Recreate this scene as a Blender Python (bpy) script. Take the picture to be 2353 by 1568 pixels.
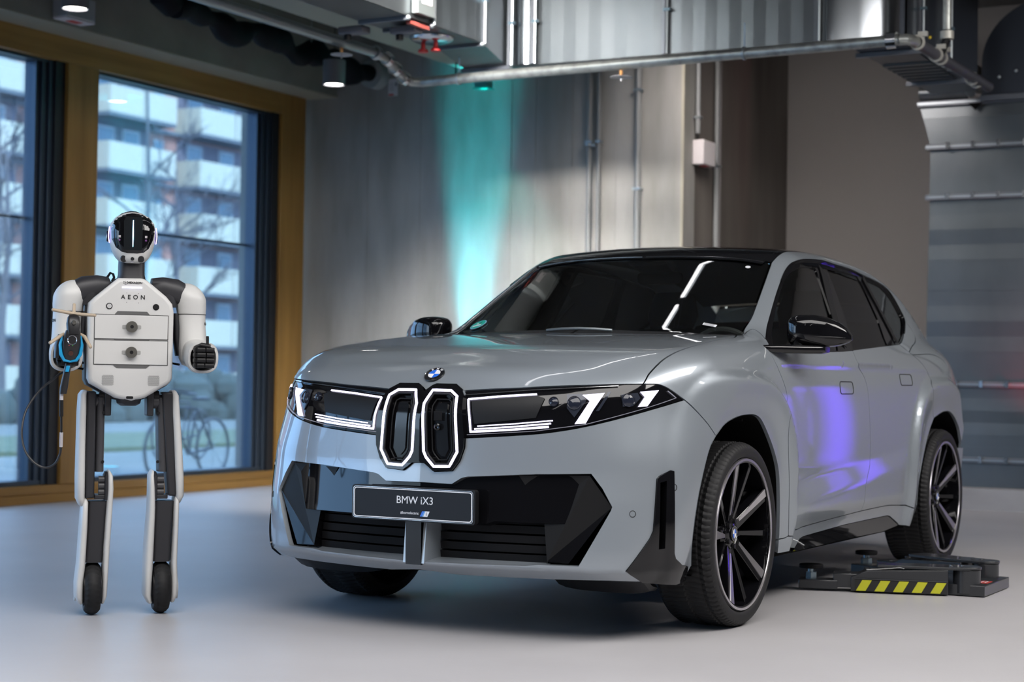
import bpy, bmesh, math, random
import numpy as np
from mathutils import Vector, Matrix
from mathutils.geometry import delaunay_2d_cdt
random.seed(5)
SC = bpy.context.scene
for _o in list(bpy.data.objects): bpy.data.objects.remove(_o)
COL = SC.collection
PI = math.pi
# ---------------------------------------------------------------- camera
def vec(*a): return np.array(a, float)
CAM_C = vec(6.4810, 3.5000, 0.9560)
CAM_YAW, CAM_PIT, CAM_ROL = -0.508973, 0.021810, 0.015235
_cd = vec(-math.cos(CAM_YAW)*math.cos(CAM_PIT), math.sin(CAM_YAW)*math.cos(CAM_PIT), math.sin(CAM_PIT))
_cr = np.cross(_cd, (0, 0, 1)); _cr /= np.linalg.norm(_cr); _cu = np.cross(_cr, _cd)
_c, _s = math.cos(CAM_ROL), math.sin(CAM_ROL)
CR, CU = _c*_cr+_s*_cu, -_s*_cr+_c*_cu
cam_d = bpy.data.cameras.new('camera'); cam = bpy.data.objects.new('camera', cam_d); COL.objects.link(cam)
cam.matrix_world = Matrix(((CR[0], CU[0], -_cd[0], CAM_C[0]), (CR[1], CU[1], -_cd[1], CAM_C[1]), (CR[2], CU[2], -_cd[2], CAM_C[2]), (0, 0, 0, 1)))
cam_d.sensor_width = 36; cam_d.lens = 61.767; cam_d.clip_start = 0.05; cam_d.clip_end = 300
cam_d.dof.use_dof = True; cam_d.dof.focus_distance = 6.9; cam_d.dof.aperture_fstop = 2.8
SC.camera = cam
# ---------------------------------------------------------------- room frame: a = distance from the back wall, b = distance from the window wall
TH = math.radians(1.04006)
E1 = vec(math.cos(TH), math.sin(TH), 0); E2 = vec(-math.sin(TH), math.cos(TH), 0); RO = vec(-6.35, -5.776, 0)
def W2(p): return RO + p[0]*E1 + p[1]*E2 + vec(0, 0, p[2])
# ---------------------------------------------------------------- world, lights, exposure
world = bpy.data.worlds.new('world'); SC.world = world; world.use_nodes = True
_bg = world.node_tree.nodes['Background']; _bg.inputs[0].default_value = (0.56, 0.76, 1.0, 1); _bg.inputs[1].default_value = 4.8
SC.view_settings.view_transform = 'Standard'; SC.view_settings.look = 'None'; SC.view_settings.gamma = 1.0
SC.view_settings.exposure = 0.0; SC.view_settings.use_curve_mapping = False
cy = SC.cycles; cy.use_denoising = True; cy.denoiser = 'OPENIMAGEDENOISE'; cy.max_bounces = 7; cy.diffuse_bounces = 3; cy.glossy_bounces = 4
cy.transmission_bounces = 6; cy.transparent_max_bounces = 12; cy.sample_clamp_indirect = 6.0; cy.caustics_reflective = False; cy.caustics_refractive = False
cy.use_adaptive_sampling = True; cy.adaptive_threshold = 0.02
def area(name, loc, target, sx, sy, power, color=(1, 1, 1), spread=None):
    d = bpy.data.lights.new(name, 'AREA'); d.shape = 'RECTANGLE'; d.size = sx; d.size_y = sy; d.energy = power; d.color = color
    if spread: d.spread = math.radians(spread)
    o = bpy.data.objects.new(name, d); COL.objects.link(o); o.location = loc
    v = Vector(target) - Vector(loc); o.rotation_euler = v.to_track_quat('-Z', 'Y').to_euler(); return o
def spot(name, loc, target, power, color, ang, blend=.6, r=.04):
    d = bpy.data.lights.new(name, 'SPOT'); d.energy = power; d.color = color; d.spot_size = math.radians(ang); d.spot_blend = blend; d.shadow_soft_size = r
    o = bpy.data.objects.new(name, d); COL.objects.link(o); o.location = loc
    v = Vector(target) - Vector(loc); o.rotation_euler = v.to_track_quat('-Z', 'Y').to_euler(); return o
area('added_overhead_light', (2.9, 1.6, 4.22), (2.6, 1.4, 0), 6.5, 5.0, 590, (1.0, .97, .95))  # unseen soft fill added above the car nose
area('added_overhead_light', (-1.8, 4.2, 4.2), (-2.0, 2.6, 0), 4.5, 2.6, 400, (1.0, .96, .93))  # unseen soft light added behind the car, no panel modelled
area('added_wall_light', (-1.2, -2.0, 4.15), W2((0, 1.1, 1.0)), 1.8, .5, 200, (1.0, .96, .92), 62)  # added only to brighten the concrete back wall
area('added_wall_light', W2((.80, 4.4, 3.7)), W2((-2.4, 4.4, .2)), 1.6, .3, 26, (1.0, .91, .87), 120)  # added behind the duct to brighten the rear grey wall
# coloured uplights standing along the back wall
_p = W2((.30, 1.70, .12)); _t = W2((0, 1.72, 2.5)); spot('cyan_uplight_beam', _p, _t, 2300, (.02, .90, 1.0), 18, 1.0)
_p = W2((.6, 1.75, .12)); _t = W2((0, 1.78, 2.2)); spot('blue_uplight_beam', _p, _t, 90, (.10, .45, 1.0), 34, 1.0)
_p = W2((.55, 2.1, 3.30)); _t = W2((.9, 1.9, 3.58)); spot('teal_uplight_beam', _p, _t, 5, (.0, 1.0, .85), 110, .6)
_p = W2((.55, 2.1, 3.25)); _t = W2((0, 2.0, 1.5)); spot('teal_uplight_beam', _p, _t, 25, (.0, 1.0, .85), 60, .8)
_p = W2((-.5, 6.5, .70)); _t = W2((-.92, 6.22, 1.12)); spot('red_uplight_beam', _p, _t, 55, (1.0, .03, .05), 80, .9)
area('violet_bar_light', W2((-.80, 8.83, .80)), W2((-.96, 8.83, .80)), .05, 1.3, 16, (.11, .03, 1.0), 80)
area('violet_bar_light', W2((-.80, 9.06, .85)), W2((-.96, 9.06, .85)), .04, .8, 5, (.11, .03, 1.0), 70)  # second bar added for one more violet streak on the doors
# ---------------------------------------------------------------- materials
MATS = {}
def mat(name, col, rough=.5, metal=0., coat=0., emit=None, estr=0., bump=None, var=None, spec=None, alpha=None, trans=0., ior=1.45):
    if name in MATS: return MATS[name]
    m = bpy.data.materials.new(name); m.use_nodes = True; nt = m.node_tree; b = nt.nodes['Principled BSDF']
    b.inputs['Base Color'].default_value = (*col, 1); b.inputs['Roughness'].default_value = rough; b.inputs['Metallic'].default_value = metal
    if coat: b.inputs['Coat Weight'].default_value = coat; b.inputs['Coat Roughness'].default_value = .02
    if spec is not None: b.inputs['Specular IOR Level'].default_value = spec
    if emit: b.inputs['Emission Color'].default_value = (*emit, 1); b.inputs['Emission Strength'].default_value = estr
    if trans: b.inputs['Transmission Weight'].default_value = trans; b.inputs['IOR'].default_value = ior
    if var or bump:
        tc = nt.nodes.new('ShaderNodeTexCoord')
        if var:   # (scale vec, amount, detail, second colour)
            mp = nt.nodes.new('ShaderNodeMapping'); mp.inputs['Scale'].default_value = var[0]
            nz = nt.nodes.new('ShaderNodeTexNoise'); nz.inputs['Scale'].default_value = 1; nz.inputs['Detail'].default_value = var[2]
            rp = nt.nodes.new('ShaderNodeValToRGB'); rp.color_ramp.elements[0].position = var[4] if len(var) > 4 else .35; rp.color_ramp.elements[1].position = var[5] if len(var) > 5 else .65
            rp.color_ramp.elements[0].color = (*col, 1); rp.color_ramp.elements[1].color = (*var[3], 1)
            nt.links.new(tc.outputs['Object'], mp.inputs['Vector']); nt.links.new(mp.outputs[0], nz.inputs['Vector']); nt.links.new(nz.outputs['Fac'], rp.inputs[0]); nt.links.new(rp.outputs[0], b.inputs['Base Color'])
        if bump:  # (scale vec, strength, distance)
            mp = nt.nodes.new('ShaderNodeMapping'); mp.inputs['Scale'].default_value = bump[0]
            nz = nt.nodes.new('ShaderNodeTexNoise'); nz.inputs['Scale'].default_value = 1; nz.inputs['Detail'].default_value = 4
            bp = nt.nodes.new('ShaderNodeBump'); bp.inputs['Strength'].default_value = bump[1]; bp.inputs['Distance'].default_value = bump[2]
            nt.links.new(tc.outputs['Object'], mp.inputs['Vector']); nt.links.new(mp.outputs[0], nz.inputs['Vector']); nt.links.new(nz.outputs['Fac'], bp.inputs['Height']); nt.links.new(bp.outputs[0], b.inputs['Normal'])
    MATS[name] = m; return m
def glassy(name, tint, refl=1.0, rough=.0):
    """thin sheet of glass: tinted see-through plus Fresnel reflection"""
    if name in MATS: return MATS[name]
    m = bpy.data.materials.new(name); m.use_nodes = True; nt = m.node_tree; nt.nodes.clear()
    out = nt.nodes.new('ShaderNodeOutputMaterial'); tr = nt.nodes.new('ShaderNodeBsdfTransparent'); gl = nt.nodes.new('ShaderNodeBsdfGlossy')
    fr = nt.nodes.new('ShaderNodeFresnel'); fr.inputs[0].default_value = 1.5; mx = nt.nodes.new('ShaderNodeMixShader')
    mu = nt.nodes.new('ShaderNodeMath'); mu.operation = 'MULTIPLY'; mu.inputs[1].default_value = refl; mu.use_clamp = True
    tr.inputs[0].default_value = (*tint, 1); gl.inputs[0].default_value = (1, 1, 1, 1); gl.inputs['Roughness'].default_value = rough
    nt.links.new(fr.outputs[0], mu.inputs[0]); nt.links.new(mu.outputs[0], mx.inputs[0]); nt.links.new(tr.outputs[0], mx.inputs[1]); nt.links.new(gl.outputs[0], mx.inputs[2]); nt.links.new(mx.outputs[0], out.inputs[0])
    MATS[name] = m; return m
def emis(name, col, s): return mat(name, (0, 0, 0), .4, emit=col, estr=s)
M_PAINT = mat('grey_paint', (.29, .325, .36), .34, .42, 1.0)
M_GLOSS = mat('gloss_black', (.004, .004, .005), .05, 0, 0, spec=.5)
M_SATIN = mat('satin_black', (.009, .009, .010), .42, spec=.3)
M_MATTE = mat('matte_black', (.005, .005, .006), .75, spec=.2)
M_DARK = mat('dark_void', (.003, .003, .003), .9, spec=.1)
M_RUBBER = mat('rubber', (.010, .010, .011), .62, spec=.35)
M_RIMS = mat('machined_alloy', (.62, .60, .62), .28, .95)
M_CHROME = mat('bright_metal', (.75, .76, .78), .15, 1)
M_STEEL = mat('zinc_steel', (.42, .46, .48), .34, .85, var=((3, 3, 3), .1, 3, (.34, .38, .40)))
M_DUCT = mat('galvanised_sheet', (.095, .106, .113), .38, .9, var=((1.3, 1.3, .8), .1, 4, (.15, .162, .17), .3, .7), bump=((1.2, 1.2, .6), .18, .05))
M_DUCTF = mat('duct_flange', (.16, .17, .19), .4, .7)
M_GALV = mat('galvanised_pipe', (.40, .42, .40), .35, .75, var=((14, 14, 14), .1, 4, (.24, .25, .24), .4, .7))
M_LED = emis('led_white', (.78, .74, 1.0), 3.2)
M_LEDW = emis('lamp_white', (1, .98, .95), 16.0)
M_WHITE = mat('robot_white', (.58, .58, .57), .38)
M_RDARK = mat('robot_charcoal', (.022, .022, .026), .45)
M_RGREY = mat('robot_dark_grey', (.05, .05, .055), .4)
M_WIN = glassy('car_glass', (.80, .88, .84), 1.15)
M_WIND = glassy('privacy_glass', (.03, .03, .035), .85)
M_PANE = glassy('window_glass', (.70, .83, .95), .6)
# ---------------------------------------------------------------- mesh builder
class G:
    def __init__(s, tf=None): s.v = []; s.f = []; s.tf = tf or (lambda p: p)
    def add(s, vs, fs):
        n = len(s.v); s.v += [tuple(s.tf(vec(*p))) for p in vs]; s.f += [tuple(i+n for i in f) for f in fs]; return s
    def box(s, lo, hi):
        (a, b, c), (d, e, f) = lo, hi
        return s.add([(a,b,c),(d,b,c),(d,e,c),(a,e,c),(a,b,f),(d,b,f),(d,e,f),(a,e,f)], [(3,2,1,0),(4,5,6,7),(0,1,5,4),(1,2,6,5),(2,3,7,6),(3,0,4,7)])
    def cbox(s, c, h, ax=None):
        A = np.array(ax) if ax is not None else np.eye(3); c = vec(*c)
        vs = [c + A[0]*h[0]*i + A[1]*h[1]*j + A[2]*h[2]*k for k in (-1, 1) for i, j in ((-1,-1),(1,-1),(1,1),(-1,1))]
        return s.add(vs, [(3,2,1,0),(4,5,6,7),(0,1,5,4),(1,2,6,5),(2,3,7,6),(3,0,4,7)])
    def prism(s, poly, o, ex, ey, ez, d0, d1):
        o, ex, ey, ez = map(lambda q: vec(*q), (o, ex, ey, ez)); n = len(poly)
        vs = [o+ex*p[0]+ey*p[1]+ez*d0 for p in poly] + [o+ex*p[0]+ey*p[1]+ez*d1 for p in poly]
        return s.add(vs, [tuple(range(n))[::-1], tuple(range(n, 2*n))] + [(i, (i+1)%n, n+(i+1)%n, n+i) for i in range(n)])
    def tube(s, pts, r, n=10, closed=False, caps=True):
        P = [vec(*p) for p in pts]; N = len(P); R = r if hasattr(r, '__len__') else [r]*N
        T = []
        for i in range(N):
            a = P[(i-1) % N] if (closed or i > 0) else P[i]; b = P[(i+1) % N] if (closed or i < N-1) else P[i]
            t = b-a; T.append(t/(np.linalg.norm(t)+1e-12))
        u = np.cross(T[0], (0, 0, 1)); u = np.cross(T[0], (1, 0, 0)) if np.linalg.norm(u) < .1 else u; u /= np.linalg.norm(u)
        vs = []
        for i in range(N):
            u = u - T[i]*(u@T[i]); u /= np.linalg.norm(u)+1e-12; w = np.cross(T[i], u)
            vs += [P[i] + R[i]*(math.cos(2*PI*k/n)*u + math.sin(2*PI*k/n)*w) for k in range(n)]
        fs = [(i*n+k, i*n+(k+1)%n, ((i+1)%N)*n+(k+1)%n, ((i+1)%N)*n+k) for i in range(N if closed else N-1) for k in range(n)]
        if caps and not closed: fs += [tuple(range(n))[::-1], tuple(range((N-1)*n, N*n))]
        return s.add(vs, fs)
    def cyl(s, a, b, r, n=16, r2=None): return s.tube([a, b], [r, r if r2 is None else r2], n)
    def lathe(s, prof, o, ax, n=32, ref=None, closed=False, mod=None):
        """prof: (radius, height along ax)"""
        o, ax = vec(*o), vec(*ax); ax = ax/np.linalg.norm(ax); u = np.cross(ax, (0, 0, 1)) if ref is None else vec(*ref)
        u = np.cross(ax, (1, 0, 0)) if np.linalg.norm(u) < .1 else u; u = u-ax*(u@ax); u /= np.linalg.norm(u); w = np.cross(ax, u); m = len(prof); vs = []
        for k in range(n):
            t = 2*PI*k/n
            for j, (r, h) in enumerate(prof):
                if mod: r = r + mod(k, j)
                vs.append(o + ax*h + r*(math.cos(t)*u + math.sin(t)*w))
        fs = [(k*m+j, ((k+1)%n)*m+j, ((k+1)%n)*m+(j+1)%m, k*m+(j+1)%m) for k in range(n) for j in range(m if closed else m-1)]
        return s.add(vs, fs)
    def loft(s, secs, n=20, e=2.4, caps=True):
        """secs: (centre, half-width vector, half-height vector[, exponent])"""
        vs = []
        for q in secs:
            c, a, b = map(lambda x: vec(*x), q[:3]); ee = q[3] if len(q) > 3 else e
            for k in range(n):
                t = 2*PI*k/n; ct, st = math.cos(t), math.sin(t)
                vs.append(c + a*math.copysign(abs(ct)**(2/ee), ct) + b*math.copysign(abs(st)**(2/ee), st))
        N = len(secs); fs = [(i*n+k, i*n+(k+1)%n, (i+1)*n+(k+1)%n, (i+1)*n+k) for i in range(N-1) for k in range(n)]
        if caps: fs += [tuple(range(n))[::-1], tuple(range((N-1)*n, N*n))]
        return s.add(vs, fs)
    def ball(s, c, r, n=16, m=10):
        R = (r, r, r) if not hasattr(r, '__len__') else r
        vs = []; 
        for j in range(m+1):
            ph = -PI/2 + PI*j/m
            for k in range(n): vs.append((c[0]+R[0]*math.cos(ph)*math.cos(2*PI*k/n), c[1]+R[1]*math.cos(ph)*math.sin(2*PI*k/n), c[2]+R[2]*math.sin(ph)))
        return s.add(vs, [(j*n+k, j*n+(k+1)%n, (j+1)*n+(k+1)%n, (j+1)*n+k) for j in range(m) for k in range(n)])
    def build(s, name, m, parent=None, smooth=32, bevel=0, seg=2, **kw):
        me = bpy.data.meshes.new(name); me.from_pydata(s.v, [], s.f); me.validate()
        bm = bmesh.new(); bm.from_mesh(me); bmesh.ops.remove_doubles(bm, verts=bm.verts, dist=1e-6); bmesh.ops.recalc_face_normals(bm, faces=bm.faces); bm.to_mesh(me); bm.free()
        if m: me.materials.append(m)
        if smooth:
            me.shade_smooth()
            me.set_sharp_from_angle(angle=math.radians(smooth))
        o = bpy.data.objects.new(name, me); COL.objects.link(o)
        if bevel:
            b = o.modifiers.new('bevel', 'BEVEL'); b.width = bevel; b.segments = seg; b.limit_method = 'ANGLE'; b.angle_limit = math.radians(40); b.harden_normals = False
        if parent: attach(o, parent)
        for k, v in kw.items(): o[k] = v
        return o
def attach(o, parent):
    o.parent = parent; o.matrix_parent_inverse = parent.matrix_basis.inverted()
def thing(name, label, cat, loc, group=None):
    o = bpy.data.objects.new(name, None); COL.objects.link(o); o.location = Vector([float(x) for x in loc]); o.empty_display_size = .1
    o['label'] = label; o['category'] = cat
    if group: o['group'] = group
    o.matrix_basis = Matrix.Translation([float(x) for x in loc]); return o
def tagged(o, label, cat, group=None):
    o['label'] = label; o['category'] = cat
    if group: o['group'] = group
    return o
def structure(o): o['kind'] = 'structure'; return o
def text(name, body, size, o, ex, ey, m, parent, depth=.0006, spacing=1., align='CENTER', bold=0):
    cu = bpy.data.curves.new(name, 'FONT'); cu.body = body; cu.size = size; cu.extrude = depth; cu.align_x = align; cu.align_y = 'CENTER'; cu.space_character = spacing; cu.offset = bold; cu.resolution_u = 3
    ob = bpy.data.objects.new(name, cu); COL.objects.link(ob)
    ex, ey = vec(*ex), vec(*ey); ex = ex/np.linalg.norm(ex); ez = np.cross(ex, ey); ez /= np.linalg.norm(ez); ey = np.cross(ez, ex)
    bpy.context.view_layer.update()
    me = bpy.data.meshes.new_from_object(ob); bpy.data.objects.remove(ob)
    me.transform(Matrix(((ex[0], ey[0], ez[0], o[0]), (ex[1], ey[1], ez[1], o[1]), (ex[2], ey[2], ez[2], o[2]), (0, 0, 0, 1))))
    me.materials.clear(); me.materials.append(m); ob = bpy.data.objects.new(name, me); COL.objects.link(ob)
    if parent: attach(ob, parent)
    return ob
def arc(c, r, a0, a1, n, ex=(1, 0, 0), ey=(0, 1, 0)):
    c, ex, ey = vec(*c), vec(*ex), vec(*ey)
    return [c + r*(math.cos(a0+(a1-a0)*i/n)*ex + math.sin(a0+(a1-a0)*i/n)*ey) for i in range(n+1)]

# ================================================================ ROOM
M_FLOOR = mat('pale_floor', (.40, .39, .40), .42, var=((1.1, 1.1, 1), .1, 5, (.44, .43, .44)), bump=((30, 30, 30), .05, .01))
M_CONC = mat('board_concrete', (.19, .186, .172), .8, var=((3.2, 3.2, .75), .1, 9, (.33, .325, .31), .28, .72), bump=((16, 16, 3), .25, .02))
M_CONC2 = mat('beam_concrete', (.17, .17, .145), .85, var=((2, 2, 2), .1, 6, (.24, .235, .205), .3, .7), bump=((14, 14, 14), .2, .02))
M_WALLG = mat('painted_wall', (.26, .245, .24), .7, bump=((40, 40, 40), .05, .01))
M_WOOD = mat('oiled_oak', (.20, .105, .022), .42, var=((9, 9, .7), .1, 7, (.36, .20, .050), .3, .7))
M_WOODH = mat('oiled_oak_rail', (.20, .105, .022), .42, var=((.8, 9, 12), .1, 7, (.36, .20, .050), .3, .7))
M_FRAME = mat('dark_aluminium', (.05, .07, .10), .4, .6)
def rbox(lo, hi, name, m, parent=None, bevel=0, **k): return G(W2).box(lo, hi).build(name, m, parent, bevel=bevel, **k)
structure(rbox((-3.2, -.75, -.2), (18, 14, 0), 'floor', M_FLOOR))
structure(rbox((-3.2, .3, 4.3), (18, 14, 4.45), 'ceiling', mat('dark_ceiling', (.16, .16, .155), .9)))
# window wall: lintel above, solid return by the corner, end wall behind the camera side
structure(rbox((0, -.55, 3.445), (16, .30, 4.3), 'wall_left', M_CONC2))
rv = structure(rbox((-.02, -.16, 3.436), (16, .30, 3.446), 'trim_1', mat('lintel_soffit', (.30, .28, .22), .8)))
structure(rbox((-.3, -.75, 0), (0, 3.600, 4.3), 'wall_back', M_CONC))
# shallow board-mark joints of the concrete (raised fins on the wall)
for bb, z0 in ((.62, 0), (1.16, .8), (1.38, 0), (2.05, .3), (2.28, 1.1), (2.62, 0), (3.02, .4)):
    rbox((0, bb, z0), (.004, bb+.012, 3.9), 'board_mark', M_CONC, bpy.data.objects['wall_back'])
structure(rbox((-2.75, 3.35, 0), (-.3, 3.600, 4.3), 'wall_return', mat('dark_concrete', (.085, .075, .065), .85, var=((3, 3, .5), .1, 6, (.15, .135, .12), .3, .7))))  # darker mottled concrete on the return wall
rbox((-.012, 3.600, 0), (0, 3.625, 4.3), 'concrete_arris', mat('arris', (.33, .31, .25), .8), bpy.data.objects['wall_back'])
structure(rbox((-2.85, 3.3, 0), (-2.554, 7.2, 4.3), 'wall_rear', M_WALLG))
structure(rbox((-1.3, 7.2, 0), (-.95, 14, 4.3), 'wall_back_right', M_WALLG))
structure(rbox((-2.9, 7.15, 0), (-1.2, 7.25, 4.3), 'wall_shaft', M_WALLG))
structure(rbox((-3.2, 13.8, 0), (18, 14, 4.3), 'wall_right', mat('dark_wall', (.05, .05, .055), .8)))
structure(rbox((17.8, -.75, 0), (18, 14, 4.3), 'wall_front', MATS['dark_wall']))
structure(rbox((-.99, 5.3, 0), (-.70, 7.2, .165), 'trim_2', mat('plinth_concrete', (.30, .29, .29), .8, var=((2, 2, 6), .1, 5, (.36, .35, .35)))))
# ceiling beam whose underside shows beside the duct
structure(rbox((0, 1.64, 3.58), (16, 2.66, 4.3), 'trim_3', mat('beam_soffit', (.30, .29, .24), .8)))
# timber window frame: posts are W wide, panes between
win = thing('window_1', 'wide oak framed glazed wall with tall panes', 'window', W2((0, 0, 0))); del win['category']; del win['label']; structure(win)
def wbox(lo, hi, name, m, bevel=.004): return rbox(lo, hi, name, m, win, bevel)
wbox((0.055, -.13, 0), (.415, .0, 3.44), 'oak_post', M_WOOD)
wbox((2.78, -.13, .13), (3.115, .0, 3.255), 'oak_post', M_WOOD)
wbox((6.0, -.13, .13), (6.33, .0, 3.255), 'oak_post', M_WOOD)
wbox((9.2, -.13, .13), (9.53, .0, 3.255), 'oak_post', M_WOOD)
wbox((.415, -.13, 3.255), (12.5, .0, 3.44), 'oak_head_rail', M_WOODH)
wbox((.415, -.13, 0), (12.5, .0, .065), 'oak_sill_rail', M_WOODH)
wbox((.415, -.14, .065), (12.5, -.012, .13), 'oak_sill_rail', M_WOODH)
for x0, x1 in ((.415, 2.78), (3.115, 6.0), (6.33, 9.2), (9.53, 12.5)):
    wbox((x0, -.20, .13), (x0+.10, -.03, 3.255), 'mullion', mat('black_seal', (.006, .008, .013), .5), .002)
    wbox((x0+.10, -.22, .13), (x0+.145, -.05, 3.255), 'sash_stile', M_FRAME, .003)
    wbox((x0+.15, -.23, .13), (x0+.20, -.07, 3.255), 'sash_stile', M_FRAME, .003)
    wbox((x0+.205, -.20, .13), (x0+.24, -.09, 3.255), 'sash_stile', M_FRAME, .003)
    wbox((x0+.1, -.20, .13), (x1, -.06, .165), 'bottom_seal', M_FRAME, .002)
    wbox((x0+.1, -.20, 3.235), (x1, -.06, 3.255), 'bottom_seal', M_FRAME, .002)
    wbox((x0+.22, -.20, 2.075), (x1, -.17, 2.095), 'guard_rail', M_FRAME, .0)
    wbox((x0+.22, -.135, .165), (x1, -.125, 3.235), 'pane', M_PANE, 0)
# conduits on the back wall
def conduit(a, b, z0, z1, r, label, m=None, clips=(), group='wall conduits'):
    o = thing('conduit', label, 'conduit', W2((a, b, z0)), group)
    G(W2).cyl((a, b, z0), (a, b, z1), r, 12).build('pipe', m or mat('conduit_grey', (.20, .21, .215), .45), o)
    for z in clips: G(W2).box((a-.03, b-r*1.5, z), (a+r*1.2, b+r*1.5, z+.02)).build('clip', M_STEEL, o)
    return o
conduit(.045, 2.81, 0, 3.9, .021, 'grey conduit on the back wall, left of the close pair', clips=(.9, 1.9, 2.9))
conduit(.045, 2.895, 0, 3.9, .016, 'slimmer grey conduit on the back wall, right of the close pair', clips=(.9, 2.9))
o = thing('pipe_clamp', 'small zinc pipe clamp across the close pair of conduits', 'clamp', W2((.06, 2.85, 2.86)))
G(W2).cyl((.06, 2.835, 2.885), (.06, 2.875, 2.885), .018, 10).build('bolt', M_STEEL, o); G(W2).lathe([(.02, -.006), (.032, -.006), (.032, .006), (.02, .006)], (.06, 2.815, 2.885), (0, 0, 1), 14, closed=True).build('ring', M_STEEL, o)
conduit(.045, 3.245, 0, 3.9, .024, 'single pale grey conduit midway along the concrete wall', clips=(1.3, 2.5, 3.3))
conduit(-.27, 3.635, 2.98, 3.9, .02, 'short grey conduit running down into the white wall box', clips=(3.1,))
conduit(-.69, 3.635, 0, 3.9, .022, 'grey conduit on the dark return wall, near the wall box', clips=(2.75,))
conduit(-.78, 3.63, 0, 3.9, .012, 'thin dark conduit on the return wall, right of the pale one', mat('conduit_dark', (.16, .15, .15), .5))
t = thing('wall_box', 'white cube shaped alarm box mounted on the dark concrete return', 'box', W2((-.2, 3.6, 2.72)))
G(W2).box((-.50, 3.602, 2.725), (-.24, 3.70, 2.925)).build('housing', mat('box_white', (.60, .57, .58), .5), t, bevel=.006)
G(W2).box((-.42, 3.63, 2.719), (-.32, 3.68, 2.727)).build('indicator', mat('box_red', (.5, .05, .04), .5), t)
G(W2).cyl((-.27, 3.635, 2.925), (-.27, 3.635, 2.97), .012, 8).build('cable_gland', M_SATIN, t)
t = thing('emergency_light', 'grey emergency light box fixed to the concrete lintel beside a spotlight', 'light', W2((3.45, .3, 3.5)))
G(W2).box((3.33, .30, 3.475), (3.62, .44, 3.63)).build('housing', mat('box_grey', (.30, .31, .33), .5), t, bevel=.006)
G(W2).box((3.33, .305, 3.460), (3.62, .435, 3.476)).build('diffuser', mat('box_pale', (.62, .58, .60), .5), t)
G(W2).box((3.42, .34, 3.456), (3.53, .40, 3.462)).build('indicator', MATS['box_red'], t)
t = thing('warning_card', 'small white card with red corner hanging on the back wall', 'card', W2((.01, .87, 3.42)))
G(W2).box((.01, .84, 3.415), (.016, .935, 3.565)).build('card', mat('card_white', (.62, .60, .62), .6), t)
G(W2).box((.016, .845, 3.418), (.018, .895, 3.435)).build('red_corner', MATS['box_red'], t)
for i in range(7): G(W2).box((.016, .85, 3.46+i*.011), (.0175, .90, 3.463+i*.011)).build('text_line', mat('card_grey', (.25, .25, .27), .6), t)
G(W2).box((.016, .912, 3.50), (.0178, .925, 3.53)).build('pictogram', M_SATIN, t)
# pendants
def pendant(a, b, z, label):
    t = thing('pendant_spotlight', label, 'lamp', W2((a, b, z)), 'cylinder spotlights by the window wall')
    G(W2).lathe([(0, .20), (.088, .20), (.092, .195), (.092, 0), (.082, -.002), (.080, .02)], (a, b, z), (0, 0, 1), 36).build('shade', mat('lamp_grey', (.16, .155, .17), .45), t)
    G(W2).lathe([(0, .006), (.072, .006), (.078, .012)], (a, b, z), (0, 0, 1), 32).build('lens', M_LEDW, t)
    G(W2).cyl((a, b, z+.2), (a, b, z+.23), .01, 8).build('gland', M_SATIN, t); G(W2).cyl((a, b, z+.2), (a, b, 4.3), .003, 6).build('suspension_cable', M_SATIN, t)
    l = spot('pendant_beam', W2((a, b, z-.01)), W2((a, b, 0)), 40, (1, .95, .88), 75, .5)
pendant(1.10, 1.0, 3.337, 'small grey cylinder spotlight hanging near the end of the pipe'); pendant(4.16, 1.0, 3.366, 'small grey cylinder spotlight hanging beside the emergency light box')
# ---------------------------------------------------------------- pipes
M_RED = mat('valve_red', (.55, .02, .02), .4)
t = thing('sprinkler_pipe', 'galvanised sprinkler pipe running back along the window side then across', 'pipe', W2((2.2, 2.4, 3.1)))
R_ = .036
G(W2).tube([(12, 2.375, 3.235), (2.62, 2.375, 3.235)], R_, 16).build('pipe_run', mat('pipe_paint', (.25, .29, .30), .35, .6), t)
G(W2).tube([(2.62, 2.375, 3.235), (2.5, 2.375, 3.22), (2.38, 2.375, 3.17), (2.26, 2.38, 3.12), (2.17, 2.40, 3.10), (2.13, 2.46, 3.10)], R_*.95, 14).build('pipe_bend', M_GALV, t)
for a, z in ((2.62, 3.235), (2.47, 3.215), (2.36, 3.165), (2.24, 3.115)): G(W2).lathe([(R_, -.02), (R_+.014, -.02), (R_+.014, .02), (R_, .02)], (a, 2.376, z), (1, 0, .3), 18, closed=True).build('coupling', M_CHROME if a < 2.5 else M_STEEL, t)
G(W2).tube([(2.13, 2.46, 3.10), (2.30, 6.02, 3.10)], R_, 18).build('pipe_run', M_GALV, t)
G(W2).lathe([(R_, -.03), (R_+.016, -.03), (R_+.016, .03), (R_, .03)], (2.297, 5.97, 3.10), (0, 1, 0), 20, closed=True).build('coupling', M_CHROME, t)
pb = [(2.30, 6.02, 3.10)] + [tuple(vec(2.23, 6.03, 3.1)+vec(.07*math.cos(x), .055*math.sin(x), 0)) for x in (0, .5, 1.0, 1.4)] 
G(W2).tube([(2.30, 6.02, 3.10), (2.295, 6.06, 3.10), (2.25, 6.085, 3.10), (2.18, 6.088, 3.10)], R_, 16).build('pipe_bend', M_GALV, t)
G(W2).tube([(2.18, 6.088, 3.10), (.35, 6.12, 3.10)], R_, 16).build('pipe_run', mat('pipe_dark', (.10, .10, .12), .4, .5), t)
for a in (2.17, 1.72, 1.60, .75, .62): G(W2).lathe([(R_, -.012), (R_+.012, -.012), (R_+.012, .012), (R_, .012)], (a, 6.095, 3.10), (1, 0, 0), 20, closed=True).build('pipe_clamp', mat('clamp_cream', (.50, .49, .44), .4, .3), t)
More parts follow.
